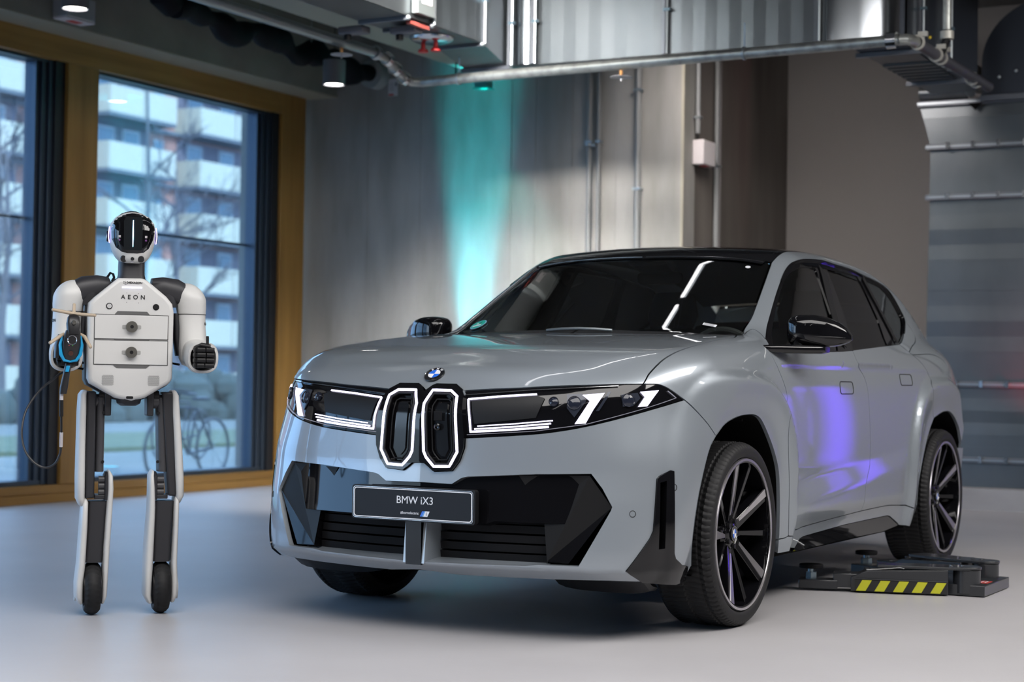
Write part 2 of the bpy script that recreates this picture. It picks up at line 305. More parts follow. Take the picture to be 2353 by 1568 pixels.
for a in (2.17, 1.72, 1.60): G(W2).box((a-.012, 6.10, 3.135), (a+.012, 6.16, 3.165)).build('clamp_lug', MATS['clamp_cream'], t)
G(W2).ball((2.15, 6.17, 3.13), .012, 8, 6).build('brass_screw', mat('brass', (.6, .45, .05), .3, .8), t)
G(W2).tube([(1.70, 6.16, 4.3), (1.70, 6.16, 3.26)], .03, 14).build('drop_pipe', M_GALV, t)
G(W2).cyl((1.70, 6.16, 3.20), (1.70, 6.16, 3.25), .045, 16).build('coupling', MATS['clamp_cream'], t)
G(W2).cyl((1.70, 6.12, 3.11), (1.70, 6.16, 3.2), .028, 12).build('pipe_tee', M_SATIN, t)
for b, top in ((2.78, 3.3), (4.98, 3.3)):
    a = 2.13+.17*(b-2.46)/3.56
    G(W2).lathe([(R_+.002, -.009), (R_+.008, -.009), (R_+.008, .009), (R_+.002, .009)], (a, b, 3.10), (0, 1, 0), 18, closed=True).build('hanger_ring', M_STEEL, t)
    G(W2).cyl((a, b, 3.14), (a, b, top), .005, 6).build('hanger_rod', mat('blue_steel', (.25, .33, .42), .35, .8), t)
def sprinkler(a, b, z, label):
    t = thing('fire_sprinkler', label, 'sprinkler', W2((a, b, z)), 'sprinkler heads under the pipe')
    G(W2).cyl((a, b, z+.005), (a, b, z+.045), .012, 10).build('nozzle', mat('copper_tip', (.55, .28, .10), .35, .6), t)
    G(W2).lathe([(0, .012), (.075, 0), (.076, -.003), (0, .006)], (a, b, z), (0, 0, 1), 28).build('deflector_plate', mat('pale_disc', (.45, .46, .48), .35, .3), t)
    G(W2).cyl((a, b, z-.028), (a, b, z), .007, 8).build('glass_bulb', M_CHROME, t)
sprinkler(2.205, 4.08, 3.015, 'sprinkler head with flat disc under the cross pipe'); sprinkler(3.05, 2.376, 3.15, 'sprinkler head with flat disc under the pipe by the pendant spotlight')
# black insulated flexible pipe behind
t = thing('insulated_pipe', 'lumpy black insulated pipe hanging under the ceiling beside the sprinkler pipe', 'pipe', W2((3, 1.1, 3.5)))
pts = []; rr = []
for i in range(41):
    s_ = i/40; pts.append((3.05-2.95*s_, (.92-.20*s_), 3.60+.035*math.sin(s_*19)+.02*math.sin(s_*41))); rr.append(.085+.022*math.sin(s_*31)+.01*math.sin(s_*67))
G(W2).tube(pts, rr, 14).build('insulation', mat('black_foam', (.004, .004, .006), .7, spec=.12), t)
G(W2).tube([(3.05, .92, 3.60), (3.16, .92, 3.66), (3.2, .92, 3.78), (3.2, .92, 4.3)], [.09, .11, .12, .12], 14).build('riser', MATS['black_foam'], t)
G(W2).cyl((.14, .73, 3.60), (.005, .73, 3.60), .12, 24).build('wall_collar', mat('collar_grey', (.30, .33, .33), .5), t)
for a in (2.6, 1.9, 1.2): G(W2).cyl((a, .84, 3.68), (a, .84, 4.3), .005, 6).build('hanger_rod', M_STEEL, t)
# ---------------------------------------------------------------- ducts
def duct_face(poly_lo, poly_hi, n, axis, name, t, amp=.0025):
    """sheet with n shallow vertical folds from poly_lo to poly_hi (two 3D corners, bottom and top edges)"""
    (p0, p1), (q0, q1) = poly_lo, poly_hi; g = G(W2); vs = []
    p0, p1, q0, q1 = map(lambda x: vec(*x), (p0, p1, q0, q1)); nn = np.cross(p1-p0, q0-p0); nn /= np.linalg.norm(nn)
    vs = []; fs = []
    for i in range(2*n+1):
        s_ = i/(2*n); off = nn*(amp if (i//1) % 2 else 0)
        for (a, b) in ((p0, p1), (q0, q1)):
            vs.append(a+(b-a)*s_+off)
    fs = [(2*i, 2*i+2, 2*i+3, 2*i+1) for i in range(2*n)]
    g.add(vs, fs); return g.build(name, M_DUCT, t, smooth=2)
t = thing('ventilation_duct', 'large galvanised sheet metal duct running back then across below the ceiling', 'duct', W2((2, 4, 3.3)))
top = 4.1; B0 = 2.69; B1 = 3.07
# section parallel to the window wall: a from 12 to 2.33, underside z 3.3, then a sloped drop to 3.2
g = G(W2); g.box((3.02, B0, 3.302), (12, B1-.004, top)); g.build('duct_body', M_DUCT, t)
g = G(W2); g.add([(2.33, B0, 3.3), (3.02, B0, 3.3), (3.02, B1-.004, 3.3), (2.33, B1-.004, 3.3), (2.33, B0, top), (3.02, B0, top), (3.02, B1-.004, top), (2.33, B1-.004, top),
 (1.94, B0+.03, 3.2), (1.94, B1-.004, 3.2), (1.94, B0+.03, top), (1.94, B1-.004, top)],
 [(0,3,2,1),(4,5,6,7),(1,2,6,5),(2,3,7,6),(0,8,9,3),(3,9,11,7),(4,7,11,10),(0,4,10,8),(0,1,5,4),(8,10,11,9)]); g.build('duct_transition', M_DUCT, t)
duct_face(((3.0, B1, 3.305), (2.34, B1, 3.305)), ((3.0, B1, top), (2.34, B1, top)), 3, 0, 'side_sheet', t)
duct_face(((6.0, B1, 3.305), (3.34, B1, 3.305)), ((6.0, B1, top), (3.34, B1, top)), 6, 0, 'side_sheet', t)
# corner elbow (quarter of a drum) then the run across
EB = 3.30; EA = 1.94
pts = [(EA, B1)] + [(EA-.02-.12*0, B1)] 
dr = G(W2); n = 12; vs = []; fs = []
for i in range(n+1):
    x = PI*i/n; vs += [(EA+.045*math.sin(x), 3.12+.17*i/n, 3.20), (EA+.045*math.sin(x), 3.12+.17*i/n, top)]
dr.add(vs, [(2*i, 2*i+2, 2*i+3, 2*i+1) for i in range(n)]).build('corner_drum', mat('polished_sheet', (.26, .28, .30), .18, 1), t)
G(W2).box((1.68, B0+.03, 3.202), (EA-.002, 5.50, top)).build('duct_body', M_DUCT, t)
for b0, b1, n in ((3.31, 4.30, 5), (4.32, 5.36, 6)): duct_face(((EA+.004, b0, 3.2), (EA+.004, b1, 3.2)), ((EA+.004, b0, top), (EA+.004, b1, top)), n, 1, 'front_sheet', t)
# right elbow drum, turning back
dr = G(W2); vs = []; n = 20
for i in range(n+1):
    x = PI/2*i/n; vs += [(EA-.32+.34*math.cos(x), 5.44+.40*math.sin(x), 3.20), (EA-.32+.34*math.cos(x), 5.44+.40*math.sin(x), top)]
dr.add(vs, [(2*i, 2*i+2, 2*i+3, 2*i+1) for i in range(n)])
dr.add([(EA-.32, 5.40, 3.2)]+[(EA-.32+.34*math.cos(PI/2*i/n), 5.44+.40*math.sin(PI/2*i/n), 3.2) for i in range(n+1)], [(0, i+1, i+2) for i in range(n)])
dr.build('corner_drum', MATS['polished_sheet'], t)
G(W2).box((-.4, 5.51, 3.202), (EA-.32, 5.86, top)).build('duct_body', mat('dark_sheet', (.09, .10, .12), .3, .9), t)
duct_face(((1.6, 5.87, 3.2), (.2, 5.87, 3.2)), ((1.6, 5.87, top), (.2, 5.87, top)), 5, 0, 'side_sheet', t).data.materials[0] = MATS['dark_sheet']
# underside with cross folds that slopes to the back on the right
for k in range(6): G(W2).box((.95-.12*k, 5.52, 3.190), (.89-.12*k, 5.86, 3.202)).build('cross_fold', M_DUCT, t)
for (a, b0, b1, z) in ((3.02, B0, B1, 3.29), (3.32, B0, B1, 3.29), (2.33, B0, B1, 3.29), (1.95, B0+.0, B1+.02, 3.19), (1.45, 5.48, 5.95, 3.18), (.20, 5.48, 5.95, 3.18)):
    G(W2).box((a-.014, b0, z-.012), (a+.014, b1, z+.02)).build('flange', M_DUCTF, t, bevel=.003)
    G(W2).ball((a, b1, z+.004), .018, 10, 6).build('corner_bolt', M_STEEL, t)
def rib(a, b, z0, nm='flange'):
    G(W2).cyl((a, b, z0), (a, b, top), .010, 8).build('flange_rib', M_STEEL, t); G(W2).box((a-.012, b-.035, z0), (a+.004, b-.012, top)).build('flange', M_DUCTF, t)
    G(W2).cbox((a, b, z0+.30), (.014, .024, .010)).build('duct_clamp', mat('clamp_blue', (.12, .18, .22), .4, .6), t)
rib(EA+.05, 3.12, 3.2); rib(EA+.05, 3.305, 3.2); rib(EA+.03, 4.31, 3.2); rib(2.33, B1+.02, 3.3); rib(3.02, B1+.02, 3.3); rib(EA+.03, 5.39, 3.2)
rib(1.30, 5.90, 3.2); rib(.55, 5.90, 3.2)
# access panel, damper actuators and inspection cap under the duct
g = G(W2).box((3.06, B1, 3.33), (3.28, B1+.05, top)); g.build('access_panel', mat('panel_grey', (.20, .22, .22), .35, .5), t, bevel=.004)
G(W2).box((3.11, B1+.05, 3.40), (3.23, B1+.054, 3.56)).build('panel_label', mat('label_pale', (.6, .56, .58), .5), t)
G(W2).box((3.12, B1+.054, 3.50), (3.14, B1+.056, 3.53)).build('label_mark', M_SATIN, t)
for (a, b) in ((3.24, 2.60), (3.10, 2.92)):
    G(W2).box((a-.05, b-.10, 3.235), (a+.05, b+.10, 3.285)).build('damper_motor', mat('motor_grey', (.13, .13, .15), .5), t, bevel=.01)
    G(W2).cyl((a, b-.05, 3.20), (a, b-.05, 3.24), .025, 12).build('motor_shaft', M_SATIN, t)
G(W2).box((3.04, 3.03, 3.262), (3.28, 3.065, 3.285)).build('duct_tag', mat('tag_red', (.25, .05, .04), .5), t)
cap = G(W2).lathe([(0, -.03), (.12, -.03), (.15, -.012), (.155, 0), (.0, 0)], (2.66, 2.86, 3.295), (0, 0, 1), 32).build('inspection_cap', M_CHROME, t)
for b in (2.80, 2.90): G(W2).lathe([(.0, -.10), (.035, -.10), (.035, -.085), (.016, -.07), (.014, -.03), (0, -.03)], (2.68, b, 3.295), (0, 0, 1), 16).build('cap_knob', M_RED, cap)
# ---- tall flat duct standing against the back wall on the right
t = thing('duct_riser', 'tall flat galvanised duct with horizontal folds standing against the back wall', 'duct', W2((-.92, 6.2, .17)))
def folded(z0, z1, n, b0a, b0b, name, b1=7.1, a=-.92):
    for k in range(n):
        za = z0+(z1-z0)*k/n; zb = z0+(z1-z0)*(k+1)/n; o_ = .0 if k % 2 else .005
        ba = b0a+(b0b-b0a)*k/n; bb = b0a+(b0b-b0a)*(k+1)/n
        G(W2).add([(a+o_, ba, za), (a+o_, b1, za), (a+.005*(k % 3 == 0), b1, zb), (a+.005*(k % 3 == 0), bb, zb), (a-.3, ba, za), (a-.3, b1, za), (a-.3, b1, zb), (a-.3, bb, zb)],
                  [(0,1,2,3),(4,7,6,5),(0,4,5,1),(3,2,6,7),(0,3,7,4)]).build(name, M_DUCT, t, smooth=0)
folded(.165, .37, 1, 5.30, 5.30, 'sheet'); folded(.385, .955, 6, 5.30, 5.34, 'sheet'); folded(.985, 2.44, 12, 5.345, 5.368, 'sheet'); folded(2.47, 2.84, 2, 5.368, 5.368, 'sheet'); folded(2.875, 3.20, 3, 5.368, 5.28, 'sheet')
for z in (.377, .97, 2.455, 2.857, 3.205):
    e_ = 5.34 if z > 1 and z < 3 else (5.27 if z > 3 else 5.3); G(W2).box((-.95, e_, z-.022), (-.88, 7.1, z+.022)).build('flange', M_DUCTF, t, bevel=.004); G(W2).box((-.882, e_, z-.004), (-.874, 7.1, z+.006)).build('flange_lip', M_STEEL, t)
    if z < 3.1:
        for k in range(6): G(W2).cbox((-.868, 5.52+.2*k+(.08 if z < 1 else 0), z+.004), (.014, .014, .026)).build('duct_clamp', M_CHROME, t)
# V notch between two elbows, then left elbow and right elbow
G(W2).add([(-.905, 5.28, 3.2), (-.905, 5.70, 3.2), (-.905, 5.70, 3.225), (-.905, 5.28, 3.225)], [(0, 1, 2, 3)]).build('sheet', M_DUCT, t)
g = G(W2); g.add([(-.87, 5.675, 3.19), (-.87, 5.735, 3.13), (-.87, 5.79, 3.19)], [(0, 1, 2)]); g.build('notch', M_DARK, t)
vs = []; n = 14
for i in range(n+1):
    x = PI/2*i/n; vs += [(-.92+.10-.14*math.cos(x)+.04, 5.285, 3.225+.135*math.sin(x)), (-.92+.10-.14*math.cos(x)+.04, 5.672, 3.225+.135*math.sin(x))]
vs = [(-.905+.05*math.sin(PI*i/n), b, 3.225+.14*i/n) for i in range(n+1) for b in (5.285, 5.672)]
G(W2).add(vs, [(2*i, 2*i+2, 2*i+3, 2*i+1) for i in range(n)]).build('elbow', M_DUCT, t)
G(W2).box((-1.0, 5.24, 3.365), (-.84, 5.68, 3.385)).build('flange', M_DUCTF, t, bevel=.004); G(W2).box((-1.6, 5.3, 3.385), (-.93, 5.66, 3.56)).build('sheet', M_DUCT, t)
for k in range(4): G(W2).box((-.93, 5.31, 3.40+k*.045), (-.915, 5.66, 3.42+k*.045)).build('cross_fold', M_DUCT, t)
vs = [(0, 0)]; 
poly = [(5.785, 3.22), (7.0, 3.22), (7.0, 4.0), (6.3, 4.0)] + [(6.38-.595*math.sin(x), 3.50+.50*math.cos(x)*1.0) for x in [PI/2*i/16 for i in range(1, 17)]]
G(W2).prism(poly, (0, 0, 0), (0, 1, 0), (0, 0, 1), (1, 0, 0), -1.4, -.86).build('elbow_side', mat('blue_sheet', (.06, .07, .09), .3, .8), t)
G(W2).box((-.9, 5.78, 3.195), (-.82, 7.1, 3.24)).build('flange', M_DUCTF, t, bevel=.004)
for b, z in ((6.05, 3.42), (5.92, 3.38)): G(W2).ball((-.86, b, z), .014, 8, 6).build('rivet', M_STEEL, t)
# short dark duct stub where the two meet
G(W2).tube([(-.2, 5.72, 3.3), (-.8, 5.72, 3.25)], .03, 10).build('drain_pipe', M_STEEL, t)
# ceiling led lines
M_TUBE = emis('led_tube', (1.0, .97, .98), 8.0)
def led_line(p, q, label):
    t = thing('led_tube', label, 'light', p, 'led tubes under the ceiling'); p, q = vec(*p), vec(*q)
    G().cyl(p, q, .022, 8).build('tube', M_TUBE, t); d = (q-p)/np.linalg.norm(q-p); sd = np.cross(d, (0, 0, 1))
    c = (p+q)/2+vec(0, 0, .04); G().cbox(c, (np.linalg.norm(q-p)/2, .04, .018), (d, sd, (0, 0, 1))).build('housing', M_STEEL, t)
    G().cyl(p+vec(0, 0, .05), (p[0], p[1], 4.3), .004, 6).build('hanger_rod', M_STEEL, t); G().cyl(q+vec(0, 0, .05), (q[0], q[1], 4.3), .004, 6).build('hanger_rod', M_STEEL, t)
for p, q, lab in (((1.30, -.52, 3.5), (-.46, -.52, 3.5), 'white led tube over the car bonnet, front one of the row'), ((-.56, -.52, 3.5), (-2.02, -.52, 3.5), 'white led tube over the windscreen, middle one of the row'), ((-2.10, -.52, 3.5), (-2.75, -.52, 3.5), 'white led tube over the car roof, rear one of the row'),
  ((9.5, 1.0, 3.6), (3.05, 1.0, 3.6), 'long white led tube nearest the car, left side of the loop'), ((9.5, 3.6, 3.6), (3.05, 3.6, 3.6), 'long white led tube on the right side of the loop'), ((3.0, 1.1, 3.6), (3.0, 3.5, 3.6), 'short white led tube across the loop above the car nose'),
  ((6.5, -3.2, 3.6), (1.8, -3.2, 3.6), 'long white led tube along the windows in front of the robot')): led_line(p, q, lab)
# cyan fixture at the wall
t = thing('floodlight', 'small teal lit floodlight bracket under the sprinkler pipe', 'light', W2((.55, 2.1, 3.35)))
G(W2).box((.55, 1.80, 3.385), (.60, 2.12, 3.395)).build('bracket', M_STEEL, t); G(W2).box((.50, 2.03, 3.325), (.60, 2.15, 3.38)).build('housing', mat('teal_housing', (.05, .35, .35), .4), t, bevel=.008); G(W2).box((.49, 2.02, 3.312), (.61, 2.16, 3.320)).build('lip', emis('teal_glow', (.0, .45, .42), .35), t)
G(W2).cyl((.57, 1.84, 3.39), (.57, 1.84, 3.58), .008, 6).build('hanger_rod', M_SATIN, t)
for (a, b, c, nm, lab) in ((.30, 1.70, 'cyan_glow', 'uplight', 'black floor uplight throwing cyan light up the concrete wall'), (-.85, 8.95, 'violet_glow', 'uplight', 'black floor uplight throwing violet light on the rear wall'), (-.55, 6.5, 'red_glow', 'uplight', 'black floor uplight throwing red light on the duct riser')):
    t = thing('uplight', lab, 'light', W2((a, b, 0)))
    G(W2).cyl((a, b, 0), (a, b, .085), .09, 20).build('housing', M_SATIN, t); G(W2).cyl((a, b, .086), (a, b, .09), .07, 20).build('lens', emis(c, {'c': (.02, .9, 1), 'v': (.2, .1, 1), 'r': (1, .05, .05)}[c[0]], 2.), t)

# ================================================================ OUTSIDE THE WINDOW
structure(G(W2).box((-90, -100, -.35), (40, -.76, -.25)).build('ground', mat('asphalt_paving', (.16, .18, .17), .8, var=((.6, .6, 1), .1, 4, (.22, .23, .22)))))  # ground colour lifted to paint in the haze of the glass
tagged(G(W2).box((-60, -13.5, -.25), (6, -9.0, -.18)).build('lawn', mat('lawn_green', (.10, .13, .08), .9, var=((3, 3, 3), .1, 5, (.15, .18, .11))), kind='stuff'), 'strip of green lawn across the yard outside the window', 'grass')
M_BRICK = mat('far_brick', (.46, .24, .20), .85, var=((4, 4, 10), .1, 2, (.55, .30, .25))); M_CREAM = mat('cream_balcony', (.60, .57, .46), .7); M_SLAB = mat('grey_slab', (.20, .22, .25), .7); M_FGL = mat('far_glass', (.20, .30, .38), .08); M_FFR = mat('far_frame', (.55, .58, .60), .5)  # brick is paler than its own tone, window haze mixed into the colour
M_REC = mat('balcony_recess', (.22, .20, .24), .8)  # recess wall lightened too, as painted haze
bl = thing('apartment_building', 'brick apartment block with stacked cream balconies seen through the glazed wall', 'building', W2((-50, -46, -.25)))
G(W2).box((-88, -60, -.3), (-12, -46.6, 17.6)).build('wall', M_BRICK, bl)
BF = -45.0
for zi, zt in enumerate((1.2, 3.8, 6.4, 9.0, 11.6, 14.2, 16.8)):
    G(W2).box((-88, -46.65, zt-1.35-.18), (-12, -46.25, zt-1.35)).build('floor_slab', M_SLAB, bl)
    for c0, c1 in ((-27.5, -20.5), (-36.0, -29.5), (-44.7, -38.2), (-53.6, -48.8), (-61.0, -55.4), (-69.0, -63.0)):
        dz = -.15 if c0 == -61.0 else 0
        b_ = G(W2).box((c0, -46.7, zt-1.40+dz), (c1, BF, zt-1.22+dz)).build('balcony', M_SLAB, bl)
        w2 = (c1-c0)/2
        for k in range(2): G(W2).box((c0+k*w2+.05, BF-.02, zt-1.25+dz), (c0+(k+1)*w2-.05, BF+.05, zt+dz)).build('balcony_panel', M_CREAM, b_)
        G(W2).box((c1-.05, -46.6, zt-1.25+dz), (c1, BF, zt+dz)).build('balcony_panel', M_CREAM, b_)
        G(W2).box((c0+.2, -46.62, zt-1.2+dz), (c1-.2, -46.56, zt+1.1+dz)).build('recess_wall', M_REC, bl)
        for wx in (c0+.9, c1-2.1):
            w_ = G(W2).box((wx, -46.56, zt-.75+dz), (wx+1.2, -46.50, zt+.95+dz)).build('window_frame', M_FFR, bl); G(W2).box((wx+.1, -46.51, zt-.65+dz), (wx+1.1, -46.48, zt+.85+dz)).build('pane', M_FGL, w_)
    for wx in (-46.9, -47.8-7.0+.3, -62.4, -37.4, -28.9):
        w_ = G(W2).box((wx, -46.62, zt-.6), (wx+.75, -46.52, zt+.75)).build('window_frame', M_FFR, bl); G(W2).box((wx+.1, -46.53, zt-.5), (wx+.65, -46.50, zt+.65)).build('pane', M_FGL, w_)
# bare trees
M_BARK = mat('hazy_bark', (.13, .13, .15), .9)  # bark lightened and blued, haze put into its colour
def tree(a, b, h, seed, label):
    rnd = random.Random(seed); t = thing('bare_tree', label, 'tree', W2((a, b, -.25)), 'leafless trees between the window and the apartments')
    g = G(W2); g.tube([(a, b, -.25), (a+.05, b, h*.3), (a-.1, b+.1, h*.6), (a, b, h)], [.16, .13, .08, .03], 8); g.build('trunk', M_BARK, t)
    g = G(W2)
    def br(p, d, l, r_, lv):
        q = p+d*l; g.tube([p, p+d*l*.5+vec(rnd.uniform(-.1, .1), rnd.uniform(-.1, .1), .05)*l*.3, q], [r_, r_*.75, r_*.5], 5, caps=False)
        if lv > 0:
            for _ in range(4):
                e = d+vec(rnd.uniform(-.8, .8), rnd.uniform(-.8, .8), rnd.uniform(-.3, .7)); e /= np.linalg.norm(e); br(p+d*l*rnd.uniform(.4, 1), e, l*rnd.uniform(.5, .75), r_*.55, lv-1)
    for i in range(6):
        z = h*rnd.uniform(.25, .95); an = rnd.uniform(0, 2*PI); d = vec(math.cos(an)*.8, math.sin(an)*.8, .6); d /= np.linalg.norm(d); br(vec(a, b, z), d, h*.28*(1.2-z/h), .05, 3)
    g.build('branches', M_BARK, t)
tree(-33.5, -30, 11.5, 3, 'leafless dark tree in the right part of the right hand pane'); tree(-27, -30, 8, 4, 'leafless dark tree behind the robot, lower left of the right hand pane'); tree(-20.5, -24, 8.5, 8, 'leafless dark tree seen in the left hand pane')
tree(-45, -38, 9.5, 11, 'far leafless tree low in front of the apartments')
# hedge / parked things far away
hg = G(W2); rnd = random.Random(2)
for i in range(300):
    a = rnd.uniform(-70, -8); hg.ball((a, -20-rnd.uniform(0, 1.4), rnd.uniform(-.2, .7)), (rnd.uniform(.3, .7), rnd.uniform(.3, .6), rnd.uniform(.3, .6)), 7, 5)
tagged(hg.build('hedge', mat('hedge_hazy', (.07, .09, .085), .9), kind='stuff'), 'dark low hedge in front of the apartment block', 'hedge')  # hedge green lifted towards grey-blue to imitate window haze
# bicycles right outside
M_BK = mat('bike_black', (.06, .07, .085), .4, .4)
def bike(a, b, label, ang=0):
    t = thing('bicycle', label, 'bicycle', W2((a, b, -.25)), 'bicycles parked outside the window')
    ca, sa = math.cos(ang), math.sin(ang); f = lambda x, z, y=0: (a+x*ca-y*sa, b+x*sa+y*ca, z-.25)
    for x in (-.52, .52):
        w_ = G(W2).tube([f(x+.34*math.cos(k*PI/12), .36+.34*math.sin(k*PI/12)) for k in range(24)], .018, 6, True).build('wheel', M_BK, t)
        g = G(W2)
        for k in range(8): g.tube([f(x, .36), f(x+.33*math.cos(k*PI/4), .36+.33*math.sin(k*PI/4))], .003, 4)
        g.build('spokes', M_STEEL, w_, kind='stuff')
    P = {'bb': (.0, .30), 'rear': (-.52, .36), 'seat': (-.18, .82), 'head': (.36, .84), 'front': (.52, .36), 'bar': (.34, .98)}
    for p, q in (('bb', 'rear'), ('bb', 'seat'), ('bb', 'head'), ('seat', 'head'), ('seat', 'rear')): G(W2).tube([f(*P[p]), f(*P[q])], .016, 6).build('frame_tube', M_BK, t)
    G(W2).tube([f(*P['front']), f(*P['head']), f(*P['bar'])], .014, 6).build('fork', M_BK, t); G(W2).tube([f(.30, .98, -.28), f(.36, 1.0, -.1), f(.36, 1.0, .1), f(.30, .98, .28)], .012, 6).build('handlebar', M_BK, t)
    G(W2).loft([(f(-.32, .93), (0, .08, 0), (0, 0, .025)), (f(-.12, .93), (0, .04, 0), (0, 0, .02))], 10, 3).build('saddle', M_BK, t)
bike(-2.9, -3.6, 'bicycle outside, left one of the pair behind the robot', .1); bike(-5.0, -3.9, 'bicycle outside, right one of the pair behind the robot', .25); bike(1.0, -3.5, 'bicycle outside the left hand pane', .5); bike(-6.4, -6.5, 'far bicycle outside near the mullion', .2)
M_WF = mat('lamp_globe_white', (.6, .65, .7), .5)
sun = bpy.data.lights.new('daylight_sun', 'SUN'); sun.energy = 6.0; sun.color = (1, .97, .9); sun.angle = math.radians(6); so = bpy.data.objects.new('daylight_sun', sun); COL.objects.link(so); so.rotation_euler = Vector((-.55, -.75, -.62)).to_track_quat('-Z', 'Y').to_euler()

# ================================================================ CAR
def lin(xs,ys):
    xs=np.array(xs,float);ys=np.array(ys,float)
    # monotone-ish cubic (pchip)
    h=np.diff(xs);d=np.diff(ys)/h;n=len(xs)
    m=np.zeros(n);m[0]=d[0];m[-1]=d[-1]
    for i in range(1,n-1):
        if d[i-1]*d[i]>0:
            w1=2*h[i]+h[i-1];w2=h[i]+2*h[i-1];m[i]=(w1+w2)/(w1/d[i-1]+w2/d[i])
    def f(x):
        x=np.asarray(x,float);xc=np.clip(x,xs[0],xs[-1])
        i=np.clip(np.searchsorted(xs,xc)-1,0,n-2);t=(xc-xs[i])/h[i]
        y=(1+2*t)*(1-t)**2*ys[i]+t*(1-t)**2*h[i]*m[i]+t*t*(3-2*t)*ys[i+1]+t*t*(t-1)*h[i]*m[i+1]
        return y+np.where(x<xs[0],(x-xs[0])*m[0],0)+np.where(x>xs[-1],(x-xs[-1])*m[-1],0)
    return f
def cub(xs,ys):
    # natural cubic spline, linear outside
    xs=np.array(xs,float);ys=np.array(ys,float);n=len(xs);h=np.diff(xs);A=np.eye(n);r=np.zeros(n)
    for i in range(1,n-1):
        A[i,i-1]=h[i-1];A[i,i]=2*(h[i-1]+h[i]);A[i,i+1]=h[i];r[i]=6*((ys[i+1]-ys[i])/h[i]-(ys[i]-ys[i-1])/h[i-1])
    M=np.linalg.solve(A,r);s0=(ys[1]-ys[0])/h[0]-h[0]*(2*M[0]+M[1])/6;s1=(ys[-1]-ys[-2])/h[-1]+h[-1]*(M[-2]+2*M[-1])/6
    def f(x):
        x=np.asarray(x,float);xc=np.clip(x,xs[0],xs[-1]);i=np.clip(np.searchsorted(xs,xc)-1,0,n-2);a=(xs[i+1]-xc)/h[i];b=1-a
        y=a*ys[i]+b*ys[i+1]+((a**3-a)*M[i]+(b**3-b)*M[i+1])*h[i]**2/6
        return y+np.where(x<xs[0],(x-xs[0])*s0,0)+np.where(x>xs[-1],(x-xs[-1])*s1,0)
    return f
def smax(a,b,k):
    h=np.maximum(k-np.abs(a-b),0)/k
    return np.maximum(a,b)+h*h*k*.25
def smin(a,b,k): return -smax(-a,-b,k)
def sstep(a,b,x):
    t=np.clip((x-a)/(b-a),0,1);return t*t*(3-2*t)
FX=lin([.20,.24,.275,.30,.42,.50,.58,.64,.76,.86,.90,.93,.968,1.02,1.1,1.2],[.90,.922,.934,.936,.932,.925,.912,.905,.905,.903,.898,.885,.862,.81,.66,.3])
SW=lin([0,.2,.4,.5,.6,.7,.78,.84,.89,.93,1.0],[0,.008,.035,.055,.083,.125,.175,.235,.32,.43,.8])
SW2=lin([0,.2,.4,.5,.6,.7,.78,.84,.89,.93,1.0],[0,.008,.035,.06,.095,.155,.235,.33,.45,.60,1.0])
SZ=cub([.2,.30,.45,.60,.75,.90,1.02,1.10,1.16,1.25],[.868,.898,.914,.9235,.9245,.918,.899,.866,.825,.74])
SX=cub([-4.0,-3.6,-3.2,-2.9,-2.3,-1.5,-.6,.1,.8],[-.22,-.10,-.022,.0,.002,-.004,-.002,.003,-.01])
TC=cub([-4.2,-3.6,-2,-.8,-.45,0,.3,.6,.7,.82,.87,.90,.95],[1.0,1.16,1.16,1.165,1.165,1.135,1.102,1.048,1.015,.968,.925,.90,.85])
WR=cub([-4.0,-3.6,-3.3,-3.0,-2.6,-2.2,-1.8,-1.5,-1.25,-1.0],[.95,1.2,1.37,1.495,1.585,1.618,1.628,1.622,1.603,1.562])
SG=cub([-3.9,-3.4,-3.0,-2.4,-1.5,-.9,-.4],[.66,.73,.795,.845,.86,.855,.825])
def arch(x,z,cx):
    # flared arch: signed measure, 1 inside
    dx=np.abs(x-cx);dz=z-.36
    r=(np.abs(dx)**3+np.abs(np.maximum(dz,0)*.96)**3)**(1/3)
    return (1-sstep(.578,.632,r))*(.12+.88*sstep(.43,.60,r))
def body(P):
    x,y,z=P[...,0],np.abs(P[...,1]),P[...,2]
    w=sstep(.62,.92,z)
    gF=(x-(FX(z)-1.25*np.maximum(.266-z,0)-(1-w)*SW(y)-w*SW2(y)))*.8
    S=SZ(z)+SX(x)
    fl=.036*arch(x,z,0)+.036*arch(x,z,-2.897)
    d=(.522-(x+.6)*.072)-z;d=.5*(d+np.sqrt(d*d+.012**2))-.003
    p_=.30*d;q_=.022+.02*d;fl=fl+(.5*(p_+q_-np.sqrt((p_-q_)**2+.006**2)))*sstep(-.50,-.80,x)*sstep(-2.40,-2.05,x)*sstep(.32,.42,z)
    gS=y-(S+fl)
    q=(y/.75)**2
    gT=z-(TC(x+.05*q*sstep(-.4,.4,x))-.008*q)
    rear=-x-(lin([.2,.4,.8,1.0,1.15,1.3],[3.80,3.86,3.90,3.85,3.74,3.6])(z)-.35*y**4)
    f=smax(gF,gS,.10)
    f=smax(f,gT*.9,.09)
    return smax(f,rear,.25)
def green(P):
    x,y,z=P[...,0],np.abs(P[...,1]),P[...,2]
    gW=(x-(-.345-(z-1.159)*1.85-.22*y**2-.06*(y/.7)**4))*.47
    gR=z-(WR(x)-.03*(y/.6)**2)
    gS=(y-(SG(x)-(z-1.13)*.44))*.9
    gB=(-x-(3.60-(z-1.2)*1.1-.25*y*y))*.7
    f=smax(gW,gR,.05); f=smax(f,gS,.09)
    f=smax(f,gB,.10)
    return np.maximum(f,1.06-z)
def field(P):
    k=.014+.04*sstep(.62,.76,np.abs(P[...,1]))
    return smin(body(P),green(P),k)
def grad(P,e=1e-4):
    g=np.stack([(field(P+e*np.eye(3)[i])-field(P-e*np.eye(3)[i]))/(2*e) for i in range(3)],-1)
    return g/np.linalg.norm(g,axis=-1,keepdims=True)
